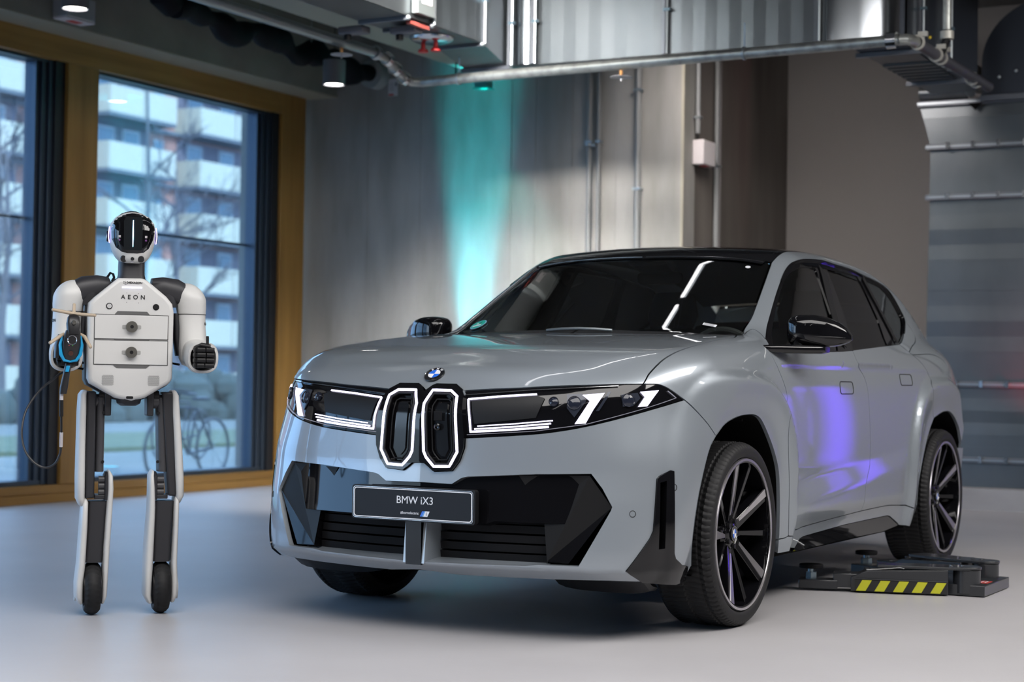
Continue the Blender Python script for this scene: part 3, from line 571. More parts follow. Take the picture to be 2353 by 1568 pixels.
def shoot(o,d,t0=0.,t1=3.,n=60,fn=None):
    # first crossing from inside to outside along o+t d
    fn=fn or field
    o=np.asarray(o,float);d=np.asarray(d,float);o,d=np.broadcast_arrays(o,d)
    ts=np.linspace(t0,t1,n);lo=np.full(o.shape[:-1],t0);hi=np.full(o.shape[:-1],t1);found=np.zeros(o.shape[:-1],bool)
    prev=fn(o+d*t0)
    for a,b in zip(ts[:-1],ts[1:]):
        cur=fn(o+d*b);hit=(~found)&(prev*cur<0)
        lo=np.where(hit,a,lo);hi=np.where(hit,b,hi);found|=hit;prev=cur
    sgn=np.sign(fn(o+d*lo[...,None]))
    for _ in range(34):
        m=(lo+hi)/2;v=np.sign(fn(o+d*m[...,None]))
        same=v==sgn;lo=np.where(same,m,lo);hi=np.where(same,hi,m)
    P=o+d*((lo+hi)/2)[...,None]
    P[~found]=np.nan
    return P
AX=.75
def px_(x,a):  # cylinder-x param
    x=np.asarray(x,float);a=np.asarray(a,float);o=np.stack([x,0*x,0*x+AX],-1);d=np.stack([0*x,np.cos(a),np.sin(a)],-1)
    return shoot(o,d,0.05,1.6)
def pz_(a,z,cx=-.3):
    a=np.asarray(a,float);z=np.asarray(z,float);o=np.stack([0*z+cx,0*z,z],-1);d=np.stack([np.cos(a),np.sin(a),0*z],-1)
    return shoot(o,d,.2,1.8)

CURVES = {
'lamp_top': [[0.8588,0.1552,0.9097],[0.8546,0.1888,0.9123],[0.8506,0.2225,0.915],[0.8464,0.2561,0.9176],[0.8417,0.2895,0.92],[0.837,0.3224,0.9221],[0.8321,0.3554,0.924],[0.8265,0.3882,0.9259],[0.8195,0.4207,0.9277],[0.8077,0.4674,0.9304],[0.7932,0.5206,0.9335],[0.7774,0.573,0.9364],[0.7617,0.6169,0.9389],[0.7487,0.6444,0.9403],[0.733,0.671,0.9416],[0.7159,0.6961,0.9427],[0.6988,0.7187,0.9437],[0.6825,0.7371,0.9444],[0.6647,0.754,0.9449],[0.6463,0.7704,0.9455],[0.6282,0.7871,0.946]],
'lamp_top2': [[0.6282,0.7871,0.946],[0.6143,0.7966,0.9461],[0.6002,0.8064,0.9464],[0.5867,0.8157,0.9463],[0.5746,0.8238,0.9452],[0.5658,0.8296,0.9431],[0.557,0.8351,0.94],[0.5484,0.8403,0.9362],[0.5397,0.8451,0.9319],[0.5242,0.8529,0.9234],[0.5057,0.8618,0.9127],[0.4861,0.8711,0.9011],[0.467,0.8802,0.89]],
'lamp_bot': [[0.467,0.8802,0.89],[0.509,0.8643,0.8802],[0.5518,0.8487,0.8704],[0.593,0.8324,0.8607],[0.6302,0.8139,0.8511],[0.6613,0.7939,0.8419],[0.6909,0.7711,0.8323],[0.7182,0.7465,0.8228],[0.7426,0.7209,0.8137],[0.7632,0.6949,0.8053],[0.7814,0.667,0.797],[0.7975,0.6378,0.7891],[0.812,0.6078,0.7819],[0.8247,0.577,0.7755],[0.8355,0.5452,0.7697],[0.8448,0.5126,0.7645],[0.8529,0.4797,0.7602],[0.8632,0.43,0.7552],[0.8737,0.372,0.7502],[0.8831,0.3155,0.7458],[0.8902,0.2706,0.7422],[0.8927,0.2514,0.7408],[0.8944,0.232,0.7395],[0.8958,0.2127,0.7382],[0.8974,0.1933,0.7369]],
'kid_out': [[0.9046,0.0104,0.6424],[0.904,0.0254,0.6396],[0.9053,0.0668,0.6089],[0.9018,0.1439,0.6143],[0.8985,0.1731,0.6513],[0.8975,0.1916,0.7006],[0.8974,0.1933,0.7369],[0.8711,0.1724,0.8906],[0.8598,0.1603,0.9081],[0.8439,0.1252,0.9287],[0.8457,0.0387,0.929],[0.8519,0.024,0.9222],[0.8698,-0.0087,0.8999],[0.8699,-0.0182,0.8994]],
'kid_ring': [[0.8665,0.0372,0.9038],[0.865,0.1163,0.9032],[0.8759,0.1487,0.884],[0.8988,0.1669,0.6848],[0.9006,0.1353,0.6298],[0.9031,0.0689,0.6274],[0.9037,0.0356,0.6616],[0.9041,0.0246,0.6834],[0.8926,0.016,0.8569]],
'hood_side': [[0.6282,0.7871,0.946],[0.6167,0.7881,0.9567],[0.6054,0.789,0.9676],[0.5937,0.79,0.978],[0.5811,0.7911,0.9872],[0.5601,0.7929,0.9997],[0.5351,0.7952,1.0134],[0.5082,0.7974,1.0266],[0.4813,0.7994,1.0378],[0.4497,0.8015,1.0486],[0.4153,0.8036,1.0587],[0.3796,0.8053,1.0676],[0.344,0.8061,1.0749],[0.2867,0.8054,1.0842],[0.219,0.8038,1.0936],[0.1496,0.8018,1.1024],[0.0875,0.7999,1.1101],[0.039,0.798,1.1158],[-0.0106,0.7958,1.1212],[-0.0582,0.7937,1.126],[-0.1009,0.7922,1.1301],[-0.1322,0.7926,1.1325],[-0.1636,0.7938,1.1345],[-0.195,0.7942,1.1364],[-0.2261,0.7918,1.1388],[-0.2568,0.7855,1.1419],[-0.2874,0.7765,1.1453],[-0.3178,0.7664,1.1488],[-0.3483,0.7569,1.1523]],
'shut_bumper': [[0.467,0.8802,0.89],[0.4529,0.8868,0.8795],[0.4389,0.8935,0.8691],[0.4247,0.8999,0.8586],[0.4103,0.9055,0.8481],[0.3939,0.9106,0.8364],[0.3764,0.9152,0.8242],[0.3595,0.9192,0.8124],[0.3448,0.9224,0.8021],[0.335,0.9243,0.7949],[0.325,0.9258,0.7875],[0.3153,0.927,0.7803],[0.3064,0.928,0.7737],[0.2995,0.9286,0.7687],[0.2924,0.9292,0.7636],[0.2854,0.9296,0.7585],[0.2784,0.9301,0.7535]],
'arch_a': [[0.4135,0.8939,0.2704],[0.4208,0.897,0.2834],[0.4284,0.9001,0.2963],[0.4353,0.9031,0.3095],[0.4406,0.9057,0.3234],[0.4442,0.908,0.3386],[0.4465,0.91,0.3546],[0.4475,0.9118,0.371],[0.447,0.9132,0.3872],[0.4439,0.915,0.4141],[0.4387,0.9167,0.4458],[0.4323,0.9185,0.4787],[0.4253,0.9202,0.5093],[0.4181,0.9218,0.5357],[0.4099,0.9236,0.5619],[0.4006,0.9252,0.5876],[0.3901,0.9266,0.6127],[0.3782,0.9275,0.6381],[0.3649,0.9282,0.6636],[0.3509,0.9288,0.6872],[0.3368,0.9292,0.7072],[0.3239,0.9295,0.7205],[0.3091,0.9297,0.7319],[0.2936,0.9299,0.7425],[0.2784,0.9301,0.7535]],
'arch_b': [[0.2784,0.9301,0.7535],[0.2569,0.9301,0.7646],[0.2355,0.9301,0.776],[0.2139,0.93,0.7867],[0.1915,0.9301,0.7957],[0.1666,0.9301,0.8032],[0.1403,0.9302,0.8094],[0.1137,0.9303,0.8145],[0.0884,0.9304,0.8189],[0.0657,0.9305,0.8223],[0.0429,0.9307,0.8249],[0.02,0.9308,0.8269],[-0.0029,0.9309,0.8281],[-0.033,0.9309,0.829],[-0.0666,0.9309,0.8293],[-0.0995,0.9308,0.8288],[-0.1278,0.9307,0.8268],[-0.1463,0.9306,0.8239],[-0.1646,0.9303,0.8194],[-0.1824,0.9301,0.8133],[-0.1993,0.93,0.8053],[-0.2178,0.93,0.7936],[-0.2366,0.9302,0.7792],[-0.2554,0.9303,0.7634],[-0.2734,0.9304,0.7474],[-0.2927,0.9304,0.7301],[-0.3123,0.9304,0.7115],[-0.3314,0.9304,0.6922],[-0.349,0.9301,0.6727],[-0.3649,0.9298,0.6537],[-0.3802,0.9292,0.6341],[-0.3941,0.9285,0.6136],[-0.406,0.9276,0.592],[-0.4165,0.9261,0.5669],[-0.4255,0.9244,0.5396],[-0.4332,0.9225,0.5116],[-0.4399,0.9208,0.484],[-0.4452,0.9193,0.4567],[-0.4492,0.918,0.4285],[-0.4526,0.9165,0.4014],[-0.456,0.915,0.3771],[-0.4592,0.9134,0.3594],[-0.4626,0.9115,0.3417],[-0.4661,0.9094,0.324],[-0.4695,0.9074,0.3064]],
'door_front': [[-0.4364,0.8658,1.0922],[-0.438,0.8732,1.0791],[-0.4393,0.8808,1.0661],[-0.4413,0.8879,1.053],[-0.4455,0.8937,1.04],[-0.4532,0.8983,1.0261],[-0.4634,0.9017,1.012],[-0.4741,0.9045,0.9975],[-0.4837,0.907,0.9825],[-0.4966,0.9092,0.9622],[-0.5117,0.9108,0.9395],[-0.5234,0.9131,0.9155],[-0.5262,0.9174,0.8916],[-0.5138,0.9258,0.8692],[-0.4907,0.9371,0.8473],[-0.468,0.9474,0.8235],[-0.457,0.9528,0.7955],[-0.4621,0.9524,0.7368],[-0.4771,0.9478,0.6624],[-0.4949,0.9419,0.5865],[-0.5079,0.9375,0.5231],[-0.5129,0.9356,0.4846],[-0.5168,0.9338,0.4446],[-0.5201,0.9322,0.4072],[-0.5233,0.9306,0.3766],[-0.5256,0.9295,0.3614],[-0.5284,0.9282,0.3464],[-0.5314,0.9268,0.3314],[-0.5342,0.9254,0.3164]],
'sill_a': [[-0.4695,0.9074,0.3064],[-0.4807,0.9102,0.307],[-0.4922,0.913,0.3076],[-0.503,0.9158,0.3084],[-0.5123,0.9183,0.3094],[-0.5179,0.9199,0.3107],[-0.5234,0.9217,0.3125],[-0.5288,0.9236,0.3145],[-0.5342,0.9254,0.3164]],
'sill_b': [[-0.5342,0.9254,0.3164],[-0.5812,0.9189,0.3204],[-0.6302,0.9119,0.3245],[-0.6752,0.9058,0.3284],[-0.7103,0.9016,0.3315],[-0.7226,0.9012,0.3331],[-0.7348,0.9018,0.335],[-0.7471,0.9028,0.3367],[-0.7594,0.9035,0.3377],[-0.903,0.9055,0.3426],[-1.1037,0.9082,0.3488],[-1.3273,0.9111,0.3557],[-1.5394,0.914,0.3623]],
'sill_c': [[-1.5394,0.914,0.3623],[-1.6271,0.9151,0.3635],[-1.7181,0.9163,0.3648],[-1.8025,0.9173,0.3659],[-1.8704,0.9181,0.3665],[-1.9004,0.9182,0.3666],[-1.9304,0.9182,0.3665],[-1.9603,0.9182,0.366],[-1.9902,0.9182,0.3648],[-2.0546,0.9189,0.3604],[-2.1347,0.9198,0.3542],[-2.2164,0.9205,0.348],[-2.286,0.9205,0.3435],[-2.3298,0.9194,0.3418],[-2.3736,0.9175,0.3411],[-2.4174,0.9153,0.3407],[-2.4613,0.9133,0.3401]],
'sill_low': [[-0.4891,0.8951,0.2444],[-0.5725,0.916,0.2482],[-0.734,0.8803,0.2465],[-0.7675,0.8913,0.2859],[-0.8073,0.8927,0.2925],[-1.3808,0.8954,0.3083],[-1.9937,0.8993,0.3117],[-2.0416,0.8988,0.3066],[-2.2173,0.8881,0.2582],[-2.2424,0.8851,0.2477],[-2.5137,0.8933,0.2507]],
'ins_low': [[-0.7395,0.8746,0.229],[-0.8918,0.8732,0.2272],[-1.4911,0.8744,0.2309],[-2.0093,0.8765,0.2281],[-2.232,0.8838,0.2439]],
'door_split': [[-1.5198,0.8717,1.1158],[-1.5153,0.8792,1.1023],[-1.5094,0.8872,1.0887],[-1.5062,0.8943,1.0753],[-1.5097,0.8989,1.0626],[-1.5251,0.9003,1.0489],[-1.5485,0.8993,1.0352],[-1.5735,0.8978,1.021],[-1.5935,0.8978,1.0062],[-1.6063,0.8999,0.9918],[-1.6173,0.9032,0.9759],[-1.6261,0.9067,0.9588],[-1.6323,0.9094,0.9406],[-1.637,0.912,0.9134],[-1.6397,0.9146,0.8815],[-1.6413,0.9167,0.8476],[-1.6427,0.9181,0.8147],[-1.6468,0.9189,0.7644],[-1.6521,0.9189,0.7053],[-1.6546,0.919,0.6476],[-1.6503,0.9202,0.6018],[-1.6368,0.9227,0.5771],[-1.6144,0.9266,0.5567],[-1.5902,0.9306,0.5391],[-1.5715,0.9335,0.5229],[-1.5623,0.9348,0.5121],[-1.5535,0.9358,0.5006],[-1.5462,0.9361,0.4884],[-1.5416,0.9352,0.4753],[-1.5384,0.9315,0.4517],[-1.5372,0.926,0.423],[-1.5367,0.9199,0.3922],[-1.5359,0.9141,0.3625]],
'rdoor_rear': [[-2.3832,0.8353,1.1657],[-2.4131,0.8435,1.1534],[-2.4431,0.8518,1.141],[-2.4729,0.8598,1.1287],[-2.5016,0.8671,1.1167],[-2.5289,0.8733,1.106],[-2.5568,0.8789,1.0956],[-2.5836,0.8844,1.0843],[-2.6079,0.8898,1.071],[-2.6314,0.8948,1.0548],[-2.6554,0.8996,1.0358],[-2.6738,0.905,1.0166],[-2.681,0.9114,0.9996],[-2.6701,0.9202,0.9865],[-2.6458,0.9307,0.9756],[-2.6201,0.9405,0.9645],[-2.6049,0.9472,0.951],[-2.6041,0.9496,0.9339],[-2.6111,0.9493,0.9146],[-2.622,0.9476,0.8947],[-2.6327,0.9456,0.8759],[-2.6452,0.9431,0.8545],[-2.6602,0.9397,0.8319],[-2.6762,0.9359,0.8089],[-2.6916,0.9323,0.7861]],
'arch_r1': [[-2.4634,0.9129,0.3378],[-2.4614,0.9156,0.3705],[-2.4585,0.9184,0.4033],[-2.4574,0.9211,0.4359],[-2.4606,0.9235,0.4682],[-2.4702,0.9261,0.5056],[-2.484,0.9287,0.5452],[-2.5007,0.9311,0.5841],[-2.5189,0.9328,0.6192],[-2.5388,0.9336,0.6489],[-2.5619,0.9339,0.6772],[-2.5861,0.9339,0.703],[-2.6091,0.9338,0.7258],[-2.6284,0.9336,0.7424],[-2.6492,0.9332,0.7573],[-2.6706,0.9328,0.7715],[-2.6916,0.9323,0.7861]],
'arch_r2': [[-2.6916,0.9323,0.7861],[-2.7358,0.9314,0.7938],[-2.7799,0.9306,0.8018],[-2.824,0.9296,0.8091],[-2.868,0.9283,0.8142],[-2.9124,0.9267,0.8174],[-2.9571,0.9248,0.819],[-3.0013,0.9226,0.8187],[-3.044,0.9202,0.8158],[-3.0846,0.9174,0.81],[-3.1252,0.9141,0.8016],[-3.1644,0.9107,0.7912],[-3.2011,0.9077,0.7795],[-3.2339,0.9052,0.7672],[-3.2664,0.9028,0.7527],[-3.297,0.9006,0.7366],[-3.3237,0.8987,0.7195],[-3.3438,0.8973,0.702],[-3.3614,0.8961,0.6818],[-3.378,0.8951,0.6606],[-3.3951,0.894,0.6399]],
'belt_f': [[-0.4364,0.8658,1.0922],[-0.4401,0.8647,1.0936],[-0.4437,0.8633,1.0952],[-0.4475,0.8623,1.0965],[-0.4514,0.862,1.0971],[-0.5232,0.8653,1.0968],[-0.6246,0.8706,1.0959],[-0.7377,0.8759,1.0951],[-0.8451,0.8793,1.0955],[-0.9585,0.8803,1.0975],[-1.0798,0.8798,1.1005],[-1.1958,0.8785,1.1039],[-1.2936,0.8773,1.1069],[-1.3502,0.8764,1.1088],[-1.4067,0.8749,1.1111],[-1.4633,0.8733,1.1135],[-1.5198,0.8717,1.1158]],
'belt_r': [[-1.5198,0.8717,1.1158],[-1.5262,0.8712,1.1167],[-1.5325,0.8706,1.1177],[-1.5389,0.8701,1.1186],[-1.5453,0.8697,1.1192],[-1.6401,0.8661,1.1248],[-1.7745,0.8611,1.1325],[-1.9166,0.8559,1.1405],[-2.0348,0.8513,1.1472],[-2.1083,0.8483,1.1511],[-2.1849,0.8449,1.1552],[-2.2552,0.8418,1.1588],[-2.3098,0.8393,1.1617],[-2.3281,0.8384,1.1626],[-2.3465,0.8374,1.1637],[-2.3648,0.8364,1.1647],[-2.3832,0.8353,1.1657]],
'dlo_top': [[-2.3832,0.8353,1.1657],[-2.4012,0.8329,1.1688],[-2.4193,0.8305,1.1718],[-2.4373,0.828,1.175],[-2.4552,0.8251,1.1787],[-2.4792,0.8207,1.1843],[-2.5059,0.8157,1.1908],[-2.5335,0.8101,1.1982],[-2.5601,0.8043,1.2065],[-2.5906,0.7972,1.2174],[-2.6231,0.7892,1.23],[-2.6554,0.7809,1.2432],[-2.6851,0.7729,1.2562],[-2.712,0.7655,1.2681],[-2.7398,0.7575,1.2809],[-2.7645,0.7496,1.2938],[-2.7818,0.7427,1.3062],[-2.7873,0.7381,1.3156],[-2.7883,0.7329,1.3272],[-2.7861,0.7277,1.3393],[-2.7822,0.7231,1.3507],[-2.7741,0.7164,1.3675],[-2.7628,0.709,1.387],[-2.7488,0.7017,1.4065],[-2.7329,0.6954,1.4236],[-2.7147,0.6899,1.4387],[-2.694,0.6848,1.4527],[-2.6715,0.6808,1.4645],[-2.6478,0.6784,1.473],[-2.6052,0.6771,1.4815],[-2.5531,0.6771,1.4885],[-2.4984,0.6776,1.4943],[-2.4478,0.6779,1.4995],[-2.4052,0.678,1.5037],[-2.3625,0.6782,1.507],[-2.3198,0.6782,1.5103],[-2.2772,0.6777,1.5139],[-2.2303,0.6763,1.5188],[-2.1817,0.6743,1.5245],[-2.1322,0.6722,1.5299],[-2.083,0.6707,1.534],[-2.0265,0.67,1.537],[-1.9661,0.6698,1.539],[-1.906,0.6696,1.5407],[-1.8498,0.6689,1.5426],[-1.8024,0.6672,1.5453],[-1.7551,0.6648,1.5484],[-1.7077,0.6626,1.5509],[-1.6603,0.6618,1.5517],[-1.5962,0.6629,1.55],[-1.5241,0.6653,1.5465],[-1.4541,0.6681,1.5422],[-1.3967,0.6703,1.5381],[-1.3658,0.6715,1.5351],[-1.3344,0.6728,1.531],[-1.3044,0.674,1.5264],[-1.278,0.6749,1.522],[-1.2596,0.6752,1.5187],[-1.2414,0.6752,1.5148],[-1.2232,0.6753,1.5104],[-1.2053,0.6758,1.5052],[-1.1865,0.6767,1.4987],[-1.1674,0.6779,1.4914],[-1.1483,0.6795,1.4833],[-1.1296,0.6813,1.4749],[-1.1095,0.6838,1.465],[-1.0889,0.6868,1.4542],[-1.0682,0.6901,1.4429],[-1.0478,0.6935,1.4316],[-1.0189,0.6984,1.4153],[-0.9863,0.7042,1.3968],[-0.9523,0.7105,1.3772],[-0.9193,0.7168,1.3578],[-0.884,0.7238,1.3365],[-0.8473,0.7313,1.3138],[-0.81,0.7392,1.2908],[-0.773,0.7476,1.2683],[-0.7325,0.7571,1.2435],[-0.6902,0.7673,1.2174],[-0.6486,0.778,1.1927],[-0.6102,0.7888,1.1719],[-0.5776,0.7994,1.1576],[-0.5432,0.8116,1.1451],[-0.5112,0.8237,1.1342],[-0.4858,0.8336,1.1249],[-0.4743,0.8387,1.1201],[-0.4628,0.8444,1.1148],[-0.4525,0.8501,1.1096],[-0.4446,0.8548,1.1051],[-0.4418,0.8573,1.1024],[-0.4398,0.8601,1.0991],[-0.4382,0.863,1.0956],[-0.4364,0.8658,1.0922]],
'apillar_base': [[-0.4364,0.8658,1.0922],[-0.4538,0.8588,1.1002],[-0.4715,0.8521,1.1081],[-0.4887,0.8448,1.1162],[-0.5047,0.8355,1.1247],[-0.5228,0.8215,1.136],[-0.5416,0.8045,1.1488],[-0.5585,0.7872,1.1611],[-0.5708,0.7724,1.1707],[-0.5766,0.7629,1.1758],[-0.5813,0.7515,1.181],[-0.5822,0.741,1.1848],[-0.5768,0.7343,1.1858],[-0.5604,0.7321,1.1825],[-0.5362,0.7331,1.1762],[-0.5088,0.7353,1.1687],[-0.4831,0.7369,1.1618]],
'ws_side': [[-0.4831,0.7369,1.1618],[-0.5243,0.7276,1.1786],[-0.5662,0.7181,1.1954],[-0.6068,0.7091,1.2123],[-0.644,0.7015,1.2294],[-0.674,0.6962,1.2455],[-0.7034,0.6917,1.2631],[-0.7325,0.6875,1.2813],[-0.7617,0.6828,1.2993],[-0.804,0.6752,1.3245],[-0.8519,0.6664,1.3532],[-0.9015,0.6571,1.3828],[-0.9487,0.6482,1.4109],[-0.9912,0.6401,1.4359],[-1.0338,0.6319,1.4609],[-1.0764,0.6237,1.4858],[-1.119,0.6155,1.5107]],
'roof_front': [[-1.119,0.6155,1.5107],[-1.1397,0.6146,1.5196],[-1.1605,0.6137,1.5287],[-1.1813,0.6129,1.5374],[-1.2024,0.612,1.5453],[-1.2239,0.6111,1.5519],[-1.2456,0.6102,1.5577],[-1.2674,0.6093,1.5632],[-1.2892,0.6083,1.5688]],
'gl_f': [[-0.5345,0.8535,1.1108],[-0.8252,0.7518,1.2876],[-0.9459,0.7253,1.362],[-1.0461,0.7056,1.4201],[-1.136,0.698,1.4605],[-1.2032,0.6956,1.4826],[-1.2933,0.693,1.5014],[-1.5117,0.688,1.5164],[-1.4853,0.7438,1.3942],[-1.4543,0.8007,1.2652],[-1.3965,0.8404,1.1757],[-1.315,0.8748,1.1113]],
'gl_r': [[-1.6869,0.6836,1.5235],[-1.912,0.6849,1.5182],[-2.1673,0.6844,1.5095],[-2.1938,0.7294,1.4085],[-2.2101,0.7824,1.2872],[-2.1707,0.8434,1.1583],[-1.558,0.8676,1.1227],[-1.6346,0.8134,1.2345],[-1.6584,0.7742,1.3232],[-1.676,0.7292,1.4252]],
'gl_q': [[-2.2735,0.6822,1.5069],[-2.5099,0.679,1.4909],[-2.6625,0.6912,1.4458],[-2.7438,0.7128,1.3819],[-2.7701,0.7316,1.3338],[-2.7229,0.7581,1.283],[-2.5732,0.7975,1.2183],[-2.439,0.823,1.1828],[-2.337,0.8355,1.1668],[-2.3621,0.8045,1.2255],[-2.2946,0.7272,1.4068]],
'tail_line': [[-2.8117,0.7476,1.2885],[-2.8318,0.7487,1.281],[-2.853,0.7497,1.2735],[-2.872,0.751,1.2659],[-2.8859,0.7531,1.258],[-2.8927,0.756,1.2503],[-2.8973,0.7604,1.2405],[-2.8982,0.765,1.2309],[-2.8937,0.7691,1.2241],[-2.8722,0.7771,1.2147],[-2.8405,0.7869,1.2049],[-2.8045,0.7969,1.1955],[-2.7699,0.8055,1.1872],[-2.7317,0.8135,1.1795],[-2.6901,0.8211,1.1725],[-2.6484,0.8282,1.1657],[-2.6099,0.835,1.1587],[-2.5782,0.8409,1.152],[-2.5465,0.8468,1.1447],[-2.5148,0.8527,1.1372],[-2.4832,0.8586,1.1298]],
'tail_line2': [[-2.4776,0.8603,1.1275],[-2.4891,0.8625,1.124],[-2.5006,0.8649,1.1202],[-2.5123,0.8668,1.1171],[-2.5242,0.8674,1.1158],[-2.5983,0.8647,1.1171],[-2.7007,0.8598,1.1204],[-2.8064,0.8546,1.1238],[-2.8908,0.8508,1.1255],[-2.9308,0.8494,1.1251],[-2.9714,0.8482,1.1236],[-3.0107,0.8474,1.1211],[-3.0465,0.8471,1.1178],[-3.0762,0.8474,1.114],[-3.1066,0.848,1.109],[-3.1349,0.8493,1.1029],[-3.1579,0.851,1.0959],[-3.1731,0.8527,1.0893],[-3.1886,0.855,1.0805],[-3.1994,0.8586,1.07],[-3.2009,0.8639,1.0581],[-3.1884,0.873,1.042],[-3.1658,0.8848,1.0231],[-3.1392,0.8975,1.003],[-3.1146,0.9097,0.9834]],
'intake': [[0.9092,0.1455,0.5642],[0.9037,0.1848,0.5882],[0.9014,0.2094,0.5935],[0.859,0.4702,0.6111],[0.7989,0.6631,0.6178],[0.7878,0.7025,0.5665],[0.7787,0.738,0.502],[0.7826,0.7342,0.488],[0.839,0.6371,0.2899],[0.8817,0.4951,0.2895],[0.8912,0.4485,0.2837],[0.9271,0.1841,0.276],[0.9336,0.0032,0.273]],
'slot': [[0.649,0.8539,0.6028],[0.636,0.86,0.6143],[0.5897,0.883,0.6332],[0.577,0.8904,0.6298],[0.5816,0.8968,0.3314],[0.573,0.8984,0.3112],[0.5258,0.9037,0.2838],[0.4586,0.8965,0.2744],[0.4313,0.8777,0.2198],[0.507,0.8707,0.2096],[0.6627,0.8086,0.2278],[0.7549,0.7847,0.2726],[0.684,0.8455,0.389],[0.6709,0.8524,0.4151]],
'slot_in': [[0.6374,0.861,0.5884],[0.6095,0.8743,0.5956],[0.6194,0.8753,0.3498],[0.6483,0.8625,0.3481]],
'bump_bot': [[0.8695,-0.0364,0.2292],[0.8597,0.1446,0.2259],[0.8334,0.4069,0.2285],[0.7423,0.7158,0.2319],[0.6627,0.8086,0.2278]]}
LAMP_LINES = [('lamp_outline', [[0.8322, 0.4555, 0.9027], [0.8569, 0.3267, 0.8931], [0.8763, 0.1915, 0.8798]], 0.005, 'L'), ('lamp_outline', [[0.8763, 0.1915, 0.8798], [0.8954, 0.2087, 0.8127], [0.896, 0.2147, 0.7575]], 0.005, 'L'), ('lamp_outline', [[0.8961, 0.2132, 0.7602], [0.8751, 0.3699, 0.7715], [0.8437, 0.512, 0.7854]], 0.0075, 'L'), ('lamp_bar', [[0.8946, 0.2301, 0.7707], [0.8739, 0.3767, 0.7823], [0.8411, 0.5195, 0.7976]], 0.0055, 'L'), ('lamp_bar', [[0.8934, 0.2425, 0.7818], [0.8714, 0.3904, 0.794], [0.8388, 0.5256, 0.8083]], 0.004, 'L'), ('lamp_edge_line', [[0.8687, 0.1732, 0.8944], [0.828, 0.4255, 0.9163], [0.7681, 0.6204, 0.9296], [0.702, 0.7213, 0.9374]], 0.0022, 'C'), ('lamp_edge_line', [[0.897, 0.2006, 0.749], [0.8577, 0.4594, 0.7683], [0.7973, 0.6372, 0.7966], [0.691, 0.7691, 0.8423], [0.5073, 0.8648, 0.8963], [0.5419, 0.8466, 0.9217]], 0.002, 'T')]
LAMP_POLYS = [('lamp_inner_panel', [[0.8788, 0.2072, 0.8734], [0.8346, 0.4599, 0.8968], [0.8327, 0.4878, 0.8886], [0.8551, 0.4647, 0.817], [0.8945, 0.2297, 0.7896]], 'G'), ('running_light', [[0.7874, 0.6194, 0.9023], [0.7458, 0.6875, 0.9108], [0.7786, 0.6603, 0.8519], [0.7965, 0.6382, 0.8006], [0.8132, 0.6022, 0.7973], [0.7818, 0.6466, 0.8815]], 'L'), ('running_light', [[0.6495, 0.7853, 0.9172], [0.581, 0.8273, 0.9234], [0.6107, 0.8177, 0.8943], [0.6357, 0.8076, 0.8654], [0.667, 0.7854, 0.8625], [0.6387, 0.7989, 0.8987]], 'L'), ('lamp_reflector', [[0.8059, 0.5653, 0.9033], [0.7864, 0.615, 0.9075], [0.788, 0.6349, 0.8813], [0.8123, 0.5999, 0.8211], [0.8197, 0.5733, 0.8537]], 'B'), ('lamp_reflector', [[0.736, 0.6975, 0.9156], [0.7286, 0.7064, 0.9171], [0.7685, 0.6776, 0.8456], [0.775, 0.6675, 0.8454]], 'B'), ('lamp_reflector', [[0.7093, 0.7364, 0.9063], [0.6593, 0.7789, 0.9137], [0.655, 0.7882, 0.8938], [0.6824, 0.7721, 0.865], [0.7114, 0.7454, 0.8632]], 'B')]
LAMP_LENS = [(0.523, 0.8773, 0.016), (0.5963, 0.874, 0.022), (0.7582, 0.8867, 0.022)]

CV = {k: [tuple(p) for p in v] for k, v in CURVES.items()}
car = thing('car', 'pale grey electric SUV with glowing kidney grille, parked nose to the camera', 'car', (-1.45, 0, 0))
def to_par(P, kind):
    P = np.asarray(P, float); y = np.abs(P[:, 1])
    if kind == 'x': return np.stack([P[:, 0], np.arctan2(P[:, 2]-AX, np.maximum(y, 0))*.8], 1)
    if kind == 'r': return np.stack([np.arctan2(y, -(P[:, 0]+2.9))*1.0, P[:, 2]], 1)
    return np.stack([np.arctan2(y, P[:, 0]+.3)*1.0, P[:, 2]], 1)
def from_par(U, kind):
    if kind == 'x':
        o = np.stack([U[:, 0], 0*U[:, 0], 0*U[:, 0]+AX], 1); a = U[:, 1]/.8; d = np.stack([0*a, np.cos(a), np.sin(a)], 1); return shoot(o, d, .05, 1.6, 50)
    s_ = -1 if kind == 'r' else 1; cx = -2.9 if kind == 'r' else -.3
    o = np.stack([0*U[:, 0]+cx, 0*U[:, 0], U[:, 1]], 1); a = U[:, 0]; d = np.stack([s_*np.cos(a), np.sin(a), 0*a], 1); return shoot(o, d, .2, 1.7, 50)
def inpoly(pts, poly):
    x, y = pts[:, 0][:, None], pts[:, 1][:, None]; a = poly; b = np.roll(poly, -1, 0)
    c = ((a[:, 1] > y) != (b[:, 1] > y)) & (x < (b[:, 0]-a[:, 0])*(y-a[:, 1])/(b[:, 1]-a[:, 1]+1e-15)+a[:, 0])
    return c.sum(1) % 2 == 1
def resample(L, h, closed=True):
    out = []; n = len(L)
    for i in range(n if closed else n-1):
        a, b = L[i], L[(i+1) % n]; d = np.linalg.norm(b-a)
        if d < 1e-5: continue
        k = max(1, int(round(d/h))); out += [a+(b-a)*j/k for j in range(k)]
    if not closed: out.append(L[-1])
    o2 = [out[0]]
    for p in out[1:]:
        if np.linalg.norm(p-o2[-1]) > h*.22: o2.append(p)
    if closed and np.linalg.norm(o2[0]-o2[-1]) < h*.2: o2.pop()
    return np.array(o2)
